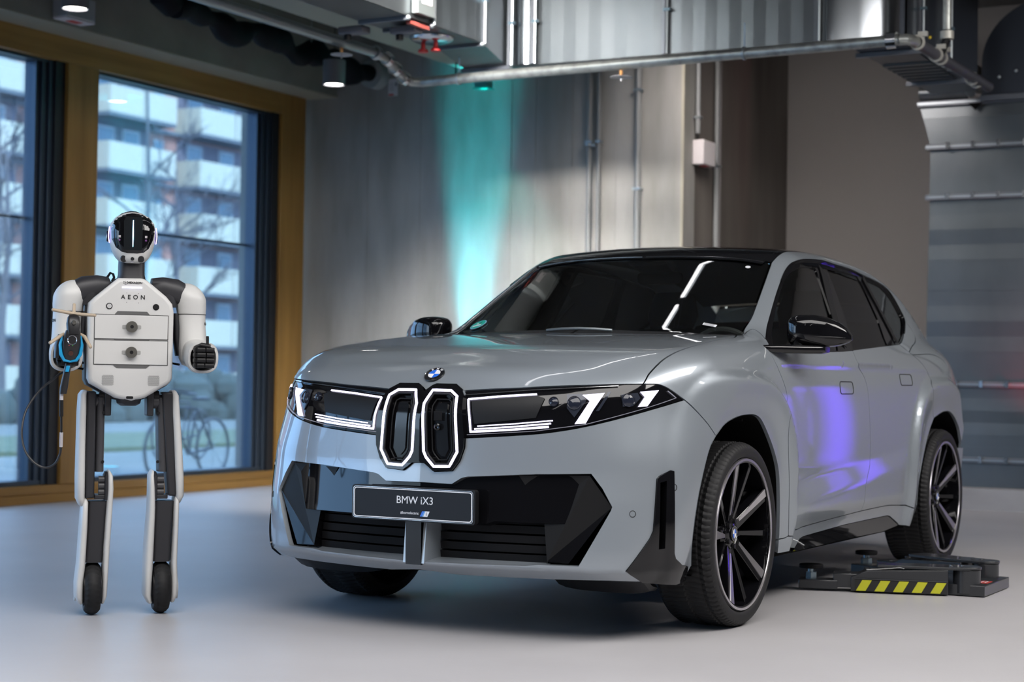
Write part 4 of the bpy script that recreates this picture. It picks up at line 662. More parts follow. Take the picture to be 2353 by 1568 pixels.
def inset(L, g, keep):
    n = len(L); ar = .5*np.sum(L[:, 0]*np.roll(L[:, 1], -1)-np.roll(L[:, 0], -1)*L[:, 1]); s_ = 1 if ar > 0 else -1; out = L.copy()
    for i in range(n):
        e1 = L[i]-L[i-1]; e2 = L[(i+1) % n]-L[i]; e1 = e1/(np.linalg.norm(e1)+1e-9); e2 = e2/(np.linalg.norm(e2)+1e-9)
        n1 = vec(-e1[1], e1[0])*s_; n2 = vec(-e2[1], e2[0])*s_; m = n1+n2; l = m@m
        m = m*2/l if l > .3 else n1
        if np.linalg.norm(m) > 2: m = m/np.linalg.norm(m)*2
        d = m*g
        if keep(L[i]): d = vec(d[0], 0) if keep.axis == 1 else vec(0, d[1])
        out[i] = L[i]+d
    return out
class Keep:
    def __init__(s, kind): s.k = kind; s.axis = 1 if kind == 'x' else 0
    def __call__(s, p): return abs(p[1]-PI/2*.8) < 1e-3 if s.k == 'x' else abs(p[0]) < 1e-3
def panel(name, loop, kind, m, parent=None, holes=(), gap=.002, h=.03, thick=.012, off=0., mode='both', bowl=None, closed3=True, **kw):
    """surface panel cut out of the body by a closed outline. mode: both = one object per side, weld = one object over the centre line, one = +y side only"""
    L = to_par(loop, kind); kp = Keep(kind)
    L = resample(L, h); L = inset(L, gap, kp)
    loops = [L]+[resample(to_par(q, kind), h) for q in holes]
    lo, hi = L.min(0), L.max(0)
    gx, gy = np.meshgrid(np.arange(lo[0]+h/2, hi[0], h), np.arange(lo[1]+h/2, hi[1], h)); gp = np.stack([gx.ravel(), gy.ravel()], 1)
    gp = gp+np.random.RandomState(1).uniform(-.05, .05, gp.shape)*h
    ok = inpoly(gp, L)
    for q in loops[1:]: ok &= ~inpoly(gp, q)
    bp = np.concatenate(loops)
    for k in range(0, len(gp), 2000):
        d = np.linalg.norm(gp[k:k+2000, None]-bp[None], axis=2).min(1); ok[k:k+2000] &= d > h*.45
    gp = gp[ok]; V = np.concatenate(loops+[gp]); edges = []; s0 = 0
    for q in loops: edges += [(s0+i, s0+(i+1) % len(q)) for i in range(len(q))]; s0 += len(q)
    r = delaunay_2d_cdt([Vector((float(a), float(b))) for a, b in V], edges, [], 0, 1e-7)
    U = np.array([tuple(v) for v in r[0]]); T = np.array([f for f in r[2] if len(f) == 3]); cen = U[T].mean(1)
    ok = inpoly(cen, L)
    for q in loops[1:]: ok &= ~inpoly(cen, q)
    T = T[ok]; P = from_par(U, kind); bad = np.isnan(P[:, 0])
    if bad.any(): T = T[~bad[T].any(1)]; P[bad] = 0
    P[np.abs(P[:, 1]) < 2e-4, 1] = 0
    N = grad(P); N[P[:, 1] == 0, 1] = 0
    if off or bowl is not None:
        o_ = np.full(len(P), off, float)
        if bowl is not None: o_ = o_+bowl(P)
        P = P+N*o_[:, None]
    # orientation
    fn = np.cross(P[T[:, 1]]-P[T[:, 0]], P[T[:, 2]]-P[T[:, 0]]); fl = (fn*N[T].mean(1)).sum(1) < 0; T[fl] = T[fl][:, ::-1]
    # boundary edges for the rim
    cnt = {}
    for t in T:
        for a, b in ((t[0], t[1]), (t[1], t[2]), (t[2], t[0])):
            cnt[(a, b)] = 1
    be = [(a, b) for (a, b) in cnt if (b, a) not in cnt and not (P[a, 1] == 0 and P[b, 1] == 0)]
    VP = [tuple(p) for p in P]; VN = [tuple(p) for p in N]; F = [tuple(int(i) for i in t) for t in T]
    if thick:
        bn = {}
        for a, b in be:
            e = P[b]-P[a]; q = np.cross(e, N[a]); q = q/(np.linalg.norm(q)+1e-12); bn.setdefault(a, []).append(q); bn.setdefault(b, []).append(q)
        idx = {}
        for a, qs in bn.items():
            q = np.mean(qs, 0); q = q/(np.linalg.norm(q)+1e-12); idx[a] = len(VP); VP += [tuple(P[a]), tuple(P[a]-N[a]*thick)]; VN += [tuple(q), tuple(q)]
        for a, b in be: F.append((idx[b], idx[a], idx[a]+1, idx[b]+1))
    VP = np.array(VP); VN = np.array(VN); outs = []
    def mk(VP, VN, F, nm):
        me = bpy.data.meshes.new(nm); me.from_pydata(VP.tolist(), [], F); me.materials.append(m); me.shade_smooth(); me.normals_split_custom_set_from_vertices(VN.tolist())
        o = bpy.data.objects.new(nm, me); COL.objects.link(o); attach(o, parent or car)
        for k, v in kw.items(): o[k] = v
        outs.append(o); return o
    MV = VP*vec(1, -1, 1); MN = VN*vec(1, -1, 1); MF = [f[::-1] for f in F]
    if mode == 'weld':
        n = len(VP); mp = [i if VP[i, 1] == 0 and i < len(P) else i+n for i in range(n)]
        mk(np.concatenate([VP, MV]), np.concatenate([VN, MN]), F+[tuple(mp[i] for i in f) for f in MF], name)
    else:
        mk(VP, VN, F, name)
        if mode == 'both': mk(MV, MN, MF, name)
    return outs
def on_body(P, off=0.):
    """drop points on the body shell along x (front) and lift them"""
    P = np.asarray(P, float); N = grad(P); return P+N*off
def cvs(*names):
    out = []
    for n in names:
        if isinstance(n, str):
            L = CV[n.lstrip('-')]; L = L[::-1] if n[0] == '-' else L
        else: L = [n]
        for p in L:
            p = vec(*p); 
            if not out or np.linalg.norm(out[-1]-p) > 1e-4: out.append(p)
    return out
def P0(x, z): return (x, 0., z)
# -------- shells
kid = cvs('kid_out'); kid_half = [vec(.9, 0, .640)]+kid[1:-2]+[kid[-2], vec(.87, 0, .899)]
kid_half = [vec(.9, 0, .640)]+[p for p in kid if p[1] > .012]+[vec(.87, 0, .899)]
kz = {}
# hood: centre line, cowl, side, lamp top, grille top
grille_top = [p for p in kid if p[1] > .012 and p[2] > .87]
hood_loop = cvs(P0(-.335, 1.165), (-.34, .3, 1.165), (-.37, .6, 1.16), '-hood_side', '-lamp_top')+grille_top+[vec(.865, 0, .901)]
panel('hood', hood_loop, 'x', M_PAINT, mode='weld', h=.025)
# bumper skin
lb = cvs('lamp_bot'); low_k = [p for p in kid if p[1] > .012 and p[2] < .745][::-1]
ib = cvs('bump_bot')
ib = [vec(.878, 0, .238)]+[p for p in ib if p[1] > .05]
bumper = cvs('lamp_bot')[:-1]+low_k+[vec(.9, 0, .640), vec(.9, 0, .238)]+ib[1:]+[vec(.60, .86, .235), vec(.45, .90, .235)]+cvs('arch_a', '-shut_bumper')
intake = cvs('intake'); intake = [vec(.92, 0, .566)]+[p for p in intake if p[1] > .01][:-1]+[vec(.93, 0, .275)]
slot = cvs('slot')
# split off the hole along the centre: the intake is part of the outline
bumper = cvs('lamp_bot')[:-1]+low_k+[vec(.9, 0, .640)]+intake+[vec(.878, 0, .238)]+ib[1:]+[vec(.60, .86, .235), vec(.45, .90, .235)]+cvs('arch_a', '-shut_bumper')
panel('front_bumper', bumper, 'z', M_PAINT, holes=[slot], mode='weld', h=.022, thick=.02)
fender = cvs('-shut_bumper', '-lamp_top2', 'hood_side')+cvs('-apillar_base')[:]+cvs('door_front', '-sill_a', '-arch_b')
panel('front_fender', fender, 'x', M_PAINT, h=.014)
fdoor = cvs('-door_front', 'belt_f', 'door_split', '-sill_b'); panel('front_door', fdoor, 'x', M_PAINT, h=.015)
rdoor = cvs('-door_split', 'belt_r', 'rdoor_rear', '-arch_r1', '-sill_c'); panel('rear_door', rdoor, 'x', M_PAINT, h=.015)
sill = cvs('sill_a', 'sill_b', 'sill_c', (-2.42, .91, .255))+cvs('sill_low')[::-1][1:]+cvs('sill_low')[:0]
panel('side_skirt', sill, 'x', M_PAINT, h=.025, thick=.02)
sl = cvs('sill_low'); il = cvs('ins_low')
insert = sl[3:10]+il[::-1]
panel('skirt_insert', insert, 'x', M_GLOSS, h=.025, off=-.004)
roof_side = [vec(-1.6, .60, 1.59), vec(-2.0, .595, 1.59), vec(-2.5, .58, 1.57), vec(-2.9, .565, 1.51), vec(-3.12, .55, 1.46)]
roof_loop = [vec(-1.045, 0, 1.545), vec(-1.06, .25, 1.54)]+cvs('roof_front')[0:]+roof_side+[vec(-3.15, .3, 1.47), vec(-3.17, 0, 1.48)]
panel('roof_panel', roof_loop, 'x', M_GLOSS, mode='weld', h=.04)
dlo = cvs('dlo_top')
frame = cvs('ws_side', 'roof_front')+roof_side+[vec(-3.0, .66, 1.40)]+cvs('tail_line', 'tail_line2')+[vec(-3.27, .90, .90), vec(-3.42, .87, .72)]+cvs('-arch_r2', '-rdoor_rear', 'dlo_top', 'apillar_base')
panel('side_frame', frame, 'x', M_PAINT, h=.015)
tail = [vec(-3.12, .55, 1.46), vec(-3.0, .66, 1.40)]+cvs('tail_line', 'tail_line2')+[vec(-3.27, .90, .90), vec(-3.50, .80, .90), vec(-3.6, .6, 1.0), vec(-3.55, .5, 1.2)]
panel('tailgate_shoulder', tail, 'x', M_PAINT, h=.03)
panel('tailgate', [vec(-3.9, 0, .62), vec(-3.9, 0, 1.05), vec(-3.7, .6, 1.05), vec(-3.45, .8, 1.02), vec(-3.5, .82, .62)], 'r', M_PAINT, mode='weld', h=.04)
panel('rear_bumper', [vec(-3.9, 0, .26), vec(-3.9, 0, .61), vec(-3.5, .82, .61), vec(-3.34, .90, .61), vec(-3.34, .90, .26)], 'r', M_PAINT, mode='weld', h=.04)
panel('rear_window', [vec(-3.2, 0, 1.46), vec(-3.18, .5, 1.42), vec(-3.5, .58, 1.12), vec(-3.62, 0, 1.12)], 'x', M_WIND, mode='weld', h=.05, off=-.004)
# glazing
ws = cvs((-.345, 0, 1.165), (-.36, .3, 1.165), (-.40, .6, 1.163), 'ws_side', (-1.06, .25, 1.538), (-1.045, 0, 1.543))
wso = np.array(ws); 
def shrink(L, d):
    U = to_par(L, 'x'); U = resample(U, .03); U = inset(U, d, Keep('x')); return [p for p in from_par(U, 'x')]
ws_in = shrink(ws, .014)
panel('windshield', ws, 'x', M_WIN, mode='weld', h=.04, off=-.006, thick=.004, gap=.006)
# black border printed on the glass: strip along the sides and top
panel('windshield_border', ws, 'x', M_GLOSS, holes=[shrink(ws, .028)] if 0 else (), mode='weld', h=.04, off=-.012, thick=0) if 0 else None
def strip(name, line, w, kind, m, off=.001, parent=None, mode='both', thick=.003, h=.02, side=0):
    """ribbon of width w following a 3D line lying on the shell"""
    U = resample(to_par(line, kind), h, closed=False); n = len(U); T = np.gradient(U, axis=0); T = T/np.linalg.norm(T, axis=1)[:, None]; Nn = np.stack([-T[:, 1], T[:, 0]], 1)
    a, b = (-w/2, w/2) if side == 0 else ((0, w) if side > 0 else (-w, 0))
    loop = np.concatenate([U+Nn*a, (U+Nn*b)[::-1]]); P = from_par(loop, kind)
    if np.isnan(P).any(): P = P[~np.isnan(P[:, 0])]; n = len(P)//2
    N = grad(P); Q = P+N*off; R = P+N*(off-thick); out = []
    for sg in ((1, -1) if mode == 'both' else (1,)):
        g = G(); v = [tuple(q*vec(1, sg, 1)) for q in Q]+[tuple(q*vec(1, sg, 1)) for q in R]; M_ = 2*n
        fs = [(i, i+1, M_-2-i, M_-1-i) for i in range(n-1)]+[(M_+i, M_+i+1, M_+M_-2-i, M_+M_-1-i) for i in range(n-1)]+[(i, (i+1) % M_, M_+(i+1) % M_, M_+i) for i in range(M_)]
        g.add(v, fs); out.append(g.build(name, m, parent or car, smooth=40))
    return out
strip('windshield_seal', cvs('ws_side'), .030, 'x', M_SATIN, off=-.002, side=1)
strip('windshield_top_seal', [vec(-1.10, .60, 1.53), vec(-1.075, .3, 1.54), vec(-1.062, .01, 1.545)], .035, 'x', M_GLOSS, off=.0005)
strip('chrome_line', [vec(-1.10, .60, 1.53), vec(-1.075, .3, 1.54), vec(-1.062, .01, 1.545)], .004, 'x', M_CHROME, off=.002)
strip('cowl_cover', [vec(-.43, .72, 1.16), vec(-.40, .6, 1.163), vec(-.36, .3, 1.165), vec(-.345, .01, 1.165)], .055, 'x', M_SATIN, off=.001)
gf, gr, gq = cvs('gl_f'), cvs('gl_r'), cvs('gl_q')
trim = cvs('dlo_top')+cvs('belt_f')[1:]+cvs('belt_r')[1:-1]
panel('window_trim', trim, 'x', M_GLOSS, holes=[gf, gr, gq], gap=.001, h=.022, off=-.005)
panel('front_side_glass', gf, 'x', M_WIN, h=.05, off=-.010, gap=-.003, thick=.003)
panel('rear_side_glass', gr, 'x', M_WIND, h=.05, off=-.010, gap=-.003, thick=.003)
panel('quarter_glass', gq, 'x', M_WIND, h=.05, off=-.010, gap=-.003, thick=.003)
def strip_in(line, *a, **k): return strip('window_rim', line, *a, **k)
strip_in(cvs('dlo_top')[10:70], .006, 'x', M_GLOSS, off=.004, thick=.008)
# b-pillar covers
strip('pillar_cover', [vec(-1.42, .83, 1.13), vec(-1.50, .75, 1.32), vec(-1.60, .69, 1.50)], .07, 'x', M_SATIN, off=.002, h=.05)
strip('pillar_cover', [vec(-2.37, .82, 1.17), vec(-2.30, .74, 1.36), vec(-2.24, .685, 1.50)], .04, 'x', M_SATIN, off=.002, h=.05)
# -------- wheel arch lips (rolled edge in body colour) and black liners behind them
for nm, cx, ln in (('f', 0, cvs('arch_a')+cvs('arch_b')[1:]), ('r', -2.897, cvs('arch_r1')+cvs('arch_r2')[1:]+[vec(-3.42, .87, .50), vec(-3.44, .86, .30)])):
    P = np.array(ln); P = P[np.concatenate([[True], np.linalg.norm(np.diff(P, axis=0), axis=1) > .008])]; N = grad(P); N[:, 0] *= .3; N /= np.linalg.norm(N, axis=1)[:, None]
    O2 = P.copy(); O2[:, 0] = cx+(P[:, 0]-cx)*1.03; O2[:, 2] = .36+(P[:, 2]-.36)*1.03
    for sg in (1, -1):
        n = len(P)
        for part, rows, m_ in (('arch_lip', [P+N*.001, P-N*.006, P*vec(1, 0, 1)+vec(0, 1, 0)*(P[:, 1:2]-.014)], M_PAINT), ('wheelhouse_liner', [P*vec(1, 0, 1)+vec(0, 1, 0)*(P[:, 1:2]-.013), O2*vec(1, 0, 1)+vec(0, .80, 0), O2*vec(1, 0, 1)+vec(0, .50, 0)], M_DARK)):
            v = []
            for r_ in rows: v += [tuple(q*vec(1, sg, 1)) for q in r_]
            fs = [(k*n+i, k*n+i+1, (k+1)*n+i+1, (k+1)*n+i) for k in range(2) for i in range(n-1)]
            if m_ is M_DARK: fs.append(tuple(range(2*n, 3*n)))
            G().add(v, fs).build(part, m_, car, smooth=50)
for cx in (0, -2.897):
    for sg in (1, -1):
        for k in range(3):
            x = PI*(.30+.14*k); g = G().tube([(cx+.462*math.cos(x), sg*.88, .34+.482*math.sin(x)), (cx+.462*math.cos(x), sg*.6, .34+.482*math.sin(x))], .006, 6); g.build('liner_rib', M_MATTE, car)
# underbody
G().box((-3.70, -.50, .215), (.60, .50, .245)).build('underbody', M_DARK, car)
G().box((-2.40, -.86, .225), (-.45, .86, .26)).build('underbody', M_DARK, car)
for sg in (1, -1):
    G().box((-2.39, sg*.80-.03, .22), (-.46, sg*.80+.03, .40)).build('sill_core', M_DARK, car)
    g = G(); g.loft([((.46, sg*.60, .185), (0, .18, 0), (0, 0, .02)), ((.55, sg*.60, .20), (0, .20, 0), (0, 0, .035)), ((.62, sg*.60, .235), (0, .20, 0), (0, 0, .02))], 16, 3); g.build('tyre_deflector', M_SATIN, car)
G().box((.05, -.50, .24), (.70, .50, .80)).build('front_core', M_DARK, car)
G().box((-3.5, -.5, .24), (-2.0, .5, .8)).build('rear_core', M_DARK, car)
G().box((-2.38, -.78, .24), (-.50, .78, .62)).build('floor_tub', M_DARK, car)
# -------- wheels
def wheel(cx, sg):
    y0 = .945*sg; O_ = vec(cx, y0, .362); w = thing('wheel', '', '', O_); del w['label']; del w['category']; attach(w, car)
    A = vec(0, sg, 0)
    nb = 90; prof = [(.298, -.018), (.303, -.008), (.315, -.001), (.335, .000), (.348, -.006), (.357, -.020), (.362, -.035), (.3625, -.052), (.3625, -.056), (.3625, -.10), (.3635, -.125), (.3635, -.129), (.3625, -.17), (.3625, -.20), (.362, -.222), (.352, -.240), (.33, -.25), (.31, -.25), (.298, -.24)]
    def mod(k, j):
        r = 0
        if j in (7, 10, 13): r -= .006 if j != 10 else .007
        if 5 <= j <= 14 and ((k + (j*1 if j < 10 else -j)) % 4 == 0) and j != 10: r -= .008
        return r
    G().lathe(prof, O_, A, nb*4, mod=mod).build('tyre', M_RUBBER, w, smooth=38)
    G().lathe([(.299, -.012), (.292, -.004), (.281, -.006), (.279, -.02), (.272, -.11), (.262, -.13), (.262, -.20), (.299, -.235)], O_, A, 72).build('rim_barrel', M_GLOSS, w)
    G().lathe([(.2985, -.010), (.2965, -.002), (.287, -.002), (.285, -.010)], O_, A, 96, closed=True).build('rim_lip', M_RIMS, w)
    G().lathe([(0, -.135), (.172, -.135), (.185, -.138), (.185, -.150), (0, -.150)], O_, A, 64).build('brake_disc', mat('disc_iron', (.05, .05, .052), .35, .8), w)
    ex = vec(-sg*1.0 if sg > 0 else 1.0, 0, 0) if 0 else vec(-1, 0, 0)
    ez = vec(0, 0, 1)
    cal = G(); cal.loft([(O_+.16*(math.cos(x)*ex+math.sin(x)*ez)-A*.14, (math.cos(x)*ex+math.sin(x)*ez)*.035, A*.045) for x in [.2+.12*k for k in range(9)]], 12, 4).build('brake_caliper', M_SATIN, w)
    G().lathe([(0, -.052), (.030, -.052), (.060, -.060), (.078, -.075), (.075, -.12), (0, -.12)], O_, A, 40).build('hub', M_GLOSS, w)
    def pol(r, t): return r*(math.cos(t)*ex+math.sin(t)*ez)
    base = math.radians(106)
    for k in range(5):
        t = base-2*PI*k/5
        # wide black body of the spoke and its machined face
        def pt(r, dt, h): return O_+pol(r, t+dt)+A*h
        g = G(); 
        f = [pt(.058, -.42, -.058), pt(.286, -.155, -.012), pt(.286, .012, -.010), pt(.062, .34, -.058)]; b_ = [q-A*.045 for q in f]; g.add([tuple(q) for q in f+b_], [(0, 1, 2, 3), (7, 6, 5, 4), (0, 4, 5, 1), (1, 5, 6, 2), (2, 6, 7, 3), (3, 7, 4, 0)]); g.build('spoke', M_GLOSS, w, smooth=0, bevel=.002, seg=1)
        g = G(); f = [pt(.080, .0, -.0525), pt(.288, -.085, -.0075), pt(.288, .040, -.0065), pt(.080, .16, -.0525)]; b_ = [q-A*.006 for q in f]
        g.add([tuple(q) for q in f+b_], [(0, 1, 2, 3), (7, 6, 5, 4), (0, 4, 5, 1), (1, 5, 6, 2), (2, 6, 7, 3), (3, 7, 4, 0)]); g.build('spoke_face', M_RIMS, w, smooth=0)
        t2 = t-math.radians(37)
        def pt(r, dt, h): return O_+pol(r, t2+dt)+A*h
        g = G(); f = [pt(.060, -.16, -.062), pt(.284, -.045, -.022), pt(.284, .045, -.022), pt(.060, .16, -.062)]; b_ = [q-A*.04 for q in f]
        g.add([tuple(q) for q in f+b_], [(0, 1, 2, 3), (7, 6, 5, 4), (0, 4, 5, 1), (1, 5, 6, 2), (2, 6, 7, 3), (3, 7, 4, 0)]); g.build('thin_spoke', M_GLOSS, w, smooth=0, bevel=.002, seg=1)
        c_ = O_+pol(.052, t+.6); G().cyl(c_-A*.06, c_-A*.048, .010, 10).build('wheel_bolt', M_SATIN, w)
    roundel(O_-A*.049, ex*-1 if sg > 0 else ex, ez, A, .030, w)
M_BLUE = mat('badge_blue', (.02, .13, .62), .25, 0, .5); M_BWHITE = mat('badge_white', (.75, .76, .78), .25, 0, .5); M_BBLACK = mat('badge_black', (.008, .008, .01), .25, 0, .6)
def roundel(o, ex, ey, ez, r, parent, letters=False):
    o, ex, ey, ez = vec(*o), vec(*ex), vec(*ey), vec(*ez)
    G().lathe([(0, -.002), (r, -.002), (r, .0022), (r*.96, .003), (r*.93, .0024), (0, .0020)], o, ez, 48).build('badge_disc', M_BBLACK, parent)
    G().lathe([(r*.965, .001), (r*.99, .0034), (r*.955, .0034), (r*.94, .002)], o, ez, 48, closed=True).build('badge_rim', M_CHROME, parent)
    G().lathe([(r*.60, .002), (r*.635, .0034), (r*.60, .0034)], o, ez, 40, closed=True).build('badge_rim', M_CHROME, parent)
    for k in range(4):
        p = [(0, 0)]+[(r*.60*math.cos(k*PI/2+PI/2*i/10), r*.60*math.sin(k*PI/2+PI/2*i/10)) for i in range(11)]
        G().prism(p, o, ex, ey, ez, .0018, .0030).build('badge_quarter', M_BLUE if k % 2 else M_BWHITE, parent)
    if letters:
        for ch, a in (('B', 128), ('M', 90), ('W', 52)):
            t = math.radians(a); u = math.sin(t)*ex*1-math.cos(t)*ey; v_ = math.cos(t)*ex+math.sin(t)*ey
            text('badge_letter', ch, r*.34, o+v_*r*.785+ez*.0026, u, v_, M_BWHITE, parent, .0003, bold=.0002)
for cx in (0, -2.897):
    for sg in (1, -1): wheel(cx, sg)
# hood badge
hp = vec(.806, 0, .9675); q = shoot(np.array([[.806, 0, .75]]), np.array([[0, 0, 1.]]), .05, 1.5, 50)[0]; hn = grad(q[None])[0]; hn[1] = 0; hn /= np.linalg.norm(hn)
roundel(q+hn*.002, (0, 1, 0), np.cross(hn, (0, 1, 0)), hn, .041, car, True)
# -------- grille
kout = [vec(.9, 0, .640)]+[p for p in kid if p[1] > .012]+[vec(.865, 0, .901)]
M_GRILLE = mat('grille_panel', (.007, .008, .010), .12, spec=.4)
ring = cvs('kid_ring')
def center_scale(L, s_): c = np.mean(L, 0); return [c+(p-c)*s_ for p in L]
def par_inset(L, d, kind='z', h=.02):
    U = resample(to_par(L, kind), h); U = inset(U, d, Keep(kind)); return [p for p in from_par(U, kind)]
ring_c = par_inset(ring, 0, h=.015)
panel('grille_surround', kout, 'z', M_GLOSS, holes=[par_inset(ring, .012)], mode='weld', h=.02, off=.012, thick=.03, gap=.0)
panel('grille_insert', par_inset(ring, .010), 'z', M_GLOSS, mode='both', h=.02, off=-.012, thick=.01)
panel('grille_panel', par_inset(ring, .036), 'z', M_GRILLE, mode='both', h=.02, off=-.006, thick=.012)
def glow_tube(name, L, r, off, m, parent=None, closed=True, mode='both', flat=None, kind='z', h=.012):
    U = resample(to_par(L, kind), h, closed); P = from_par(U, kind); P = P[~np.isnan(P[:, 0])]; N = grad(P); Q = P+N*off
    for sg in ((1, -1) if mode == 'both' else (1,)): G().tube([q*vec(1, sg, 1) for q in Q], r, 8, closed).build(name, m, parent or car, smooth=60)
glow_tube('grille_light_ring', ring, .0052, .013, M_LED)
glow_tube('grille_bezel', par_inset(ring, .011), .004, .010, M_SATIN)
glow_tube('grille_bezel', par_inset(ring, .024), .003, -.004, M_CHROME if 0 else M_SATIN)
# radar cover and camera on one side (left kidney of the car)
def front_pt(y, z, off=0.):
    q = shoot(np.array([[-.3, y, z]]), np.array([[1., 0, 0]]), .2, 1.8, 60)[0]; n = grad(q[None])[0]; return q+n*off, n
q, n = front_pt(.078, .815, .004); G().cbox(q, (.002, .018, .018), None).build('camera_cover', M_MATTE, car, bevel=.002)
q, n = front_pt(.078, .775, .003); G().lathe([(0, -.002), (.013, -.002), (.013, .006), (.009, .008), (0, .004)], q, n, 20).build('front_camera', M_GLOSS, car)
# -------- headlamp units
lamp_loop = cvs('lamp_top', 'lamp_top2', 'lamp_bot')+[p for p in kid if p[1] > .18 and .74 < p[2] < .90]
panel('headlamp_housing', lamp_loop, 'z', M_GLOSS, mode='both', h=.02, off=-.004, thick=.02, gap=.001)
def poly_on(name, pts3, m, off=.001, mode='both', h=.02, kind='z', thick=.003): return panel(name, pts3, kind, m, mode=mode, h=h, off=off, thick=thick, gap=0)
for nm, pts, w, mm in LAMP_LINES: strip(nm, [vec(*p) for p in pts], w, 'z', {'L': M_LED, 'T': emis('thin_led', (.75, .74, .9), .35), 'C': M_CHROME}[mm], off=.0025, h=.02, thick=.004)
for nm, pts, mm in LAMP_POLYS: poly_on(nm, [vec(*p) for p in pts], {'L': M_LED, 'G': mat('lamp_inner', (.010, .0105, .012), .45, spec=.25), 'B': mat('lamp_glass', (.03, .035, .05), .1, .2), 'D': M_DARK}[mm], off=.0022 if mm == 'L' else .001, h=.015)
for (y, z, r) in LAMP_LENS:
    q, n = front_pt(y, z, .000)
    for sg in (1, -1): G().lathe([(0, .006), (r*.6, .004), (r, 0), (r*1.15, .003), (r*1.15, -.004)], q*vec(1, sg, 1), n*vec(1, sg, 1), 24).build('lamp_lens', mat('lens_glass', (.015, .018, .03), .05), car)
# -------- lower intake
def fr(y, z, d=0.):  # point on the nose set back by d
    q, n = front_pt(abs(y), z); return vec(q[0]-d, y, z)
G().box((.66, -.56, .255), (.70, .56, .60)).build('intake_back', M_DARK, car)
band = []
for y in np.linspace(0, .66, 16): band.append(fr(y, .0+.5, .03))
zt = lambda y: np.interp(y, [0, .145, .17, .20, .42, .66], [.560, .560, .588, .590, .605, .612])
up = [vec(fr(y, zt(y)-.012, .022)[0], y, zt(y)+.004) for y in np.linspace(0, .655, 22)]; lo = [vec(fr(y, .45, .032)[0], y, .435 if y > .30 else .425) for y in np.linspace(0, .655, 22)]
for sg in (1, -1):
    v = [tuple(q*vec(1, sg, 1)) for q in up]+[tuple(q*vec(1, sg, 1)) for q in lo]+[tuple((q-vec(.03, 0, .01))*vec(1, sg, 1)) for q in lo]; n = 22
    G().add(v, [(i, i+1, n+i+1, n+i) for i in range(n-1)]+[(n+i, n+i+1, 2*n+i+1, 2*n+i) for i in range(n-1)]).build('intake_upper_trim', M_GLOSS, car, smooth=40)
    # corner facets
    A_ = [fr(.40*1, .605, .015), fr(.655, .612, .012), fr(.735, .50, .012), fr(.725, .485, .012), fr(.60, .296, .012), fr(.508, .290, .040), fr(.49, .47, .045)]
    A_ = [q*vec(1, sg, 1) for q in A_]; m1 = (fr(.515, .298, .030))*vec(1, sg, 1)
    G().add([tuple(A_[1]), tuple(A_[2]), tuple(m1), tuple(A_[6]), tuple(A_[0])], [(0, 1, 2), (0, 2, 3), (0, 3, 4)]).build('intake_facet', M_SATIN if 0 else mat('facet_black', (.007, .007, .0075), .40, spec=.3), car, smooth=0)
    G().add([tuple(A_[2]), tuple(A_[3]), tuple(A_[4]), tuple(A_[5]), tuple(m1)], [(0, 1, 2, 4), (2, 3, 4)]).build('intake_facet', M_GLOSS, car, smooth=0)
    G().add([tuple(A_[6]), tuple(m1), tuple(A_[5]), tuple(A_[5]-vec(.14, 0, 0)), tuple(A_[6]-vec(.14, 0, 0))], [(0, 1, 2, 3, 4)]).build('intake_facet', M_GLOSS, car, smooth=0)
    for z in (.30, .335, .37, .405):
        pts = [fr(y, z, .075) for y in np.linspace(.07, .51, 12)]; g = G(); v = []
        for q in pts: q = q*vec(1, sg, 1); v += [tuple(q+vec(0, 0, .014)), tuple(q+vec(-.004, 0, -.014)), tuple(q+vec(-.012, 0, -.0145)), tuple(q+vec(-.012, 0, .0140))]
        g.add(v, [(4*i+k, 4*i+4+k, 4*i+4+(k+1) % 4, 4*i+(k+1) % 4) for i in range(11) for k in range(4)]).build('shutter_slat', M_MATTE, car, smooth=30)
    # upright body-coloured struts beside the centre
    p0, p1 = fr(.025*sg, .30, .0), fr(.025*sg, .43, .0)
    G().add([(p0[0], sg*.034, .268), (p0[0], sg*.046, .268), (p1[0]-.01, sg*.046, .425), (p1[0]-.01, sg*.034, .425), (p0[0]-.12, sg*.034, .285), (p0[0]-.12, sg*.075, .285), (p1[0]-.12, sg*.075, .425), (p1[0]-.12, sg*.034, .425)],
            [(0, 1, 2, 3), (1, 5, 6, 2), (0, 3, 7, 4), (3, 2, 6, 7), (0, 4, 5, 1)]).build('intake_strut', M_PAINT, car, smooth=0)
    # shelf behind the lower lip
    pts = [fr(y, .275, .001) for y in np.linspace(0.03, .51, 14)]; v = [tuple(q*vec(1, sg, 1)) for q in pts]+[tuple((q+vec(-.10, 0, .018))*vec(1, sg, 1)) for q in pts]
    G().add(v, [(i, i+1, 15+i, 14+i) for i in range(13)]).build('lip_shelf', M_PAINT, car, smooth=40)
    # parking sensors
    for (y, z) in ((.790, .478), (.888, .57)):
        q = shoot(np.array([[-.3, 0, z]]), np.array([[math.cos(math.atan2(y, (.72 if y < .8 else .57)+.3)), math.sin(math.atan2(y, (.72 if y < .8 else .57)+.3)), 0]]), .2, 1.8, 60)[0]; n_ = grad(q[None])[0]
        G().lathe([(.0095, -.001), (.0115, .0012), (.0125, .0008), (.0125, -.001)], q*vec(1, sg, 1), n_*vec(1, sg, 1), 20, closed=True).build('parking_sensor', M_SATIN, car)
p0 = fr(0, .30); G().add([(p0[0]+.001, -.034, .262), (p0[0]+.001, .034, .262), (p0[0]+.004, .034, .43), (p0[0]+.004, -.034, .43), (p0[0]-.12, -.034, .262), (p0[0]-.12, .034, .262)], [(0, 1, 2, 3), (0, 4, 5, 1)]).build('radar_strut', M_GLOSS, car, smooth=0)
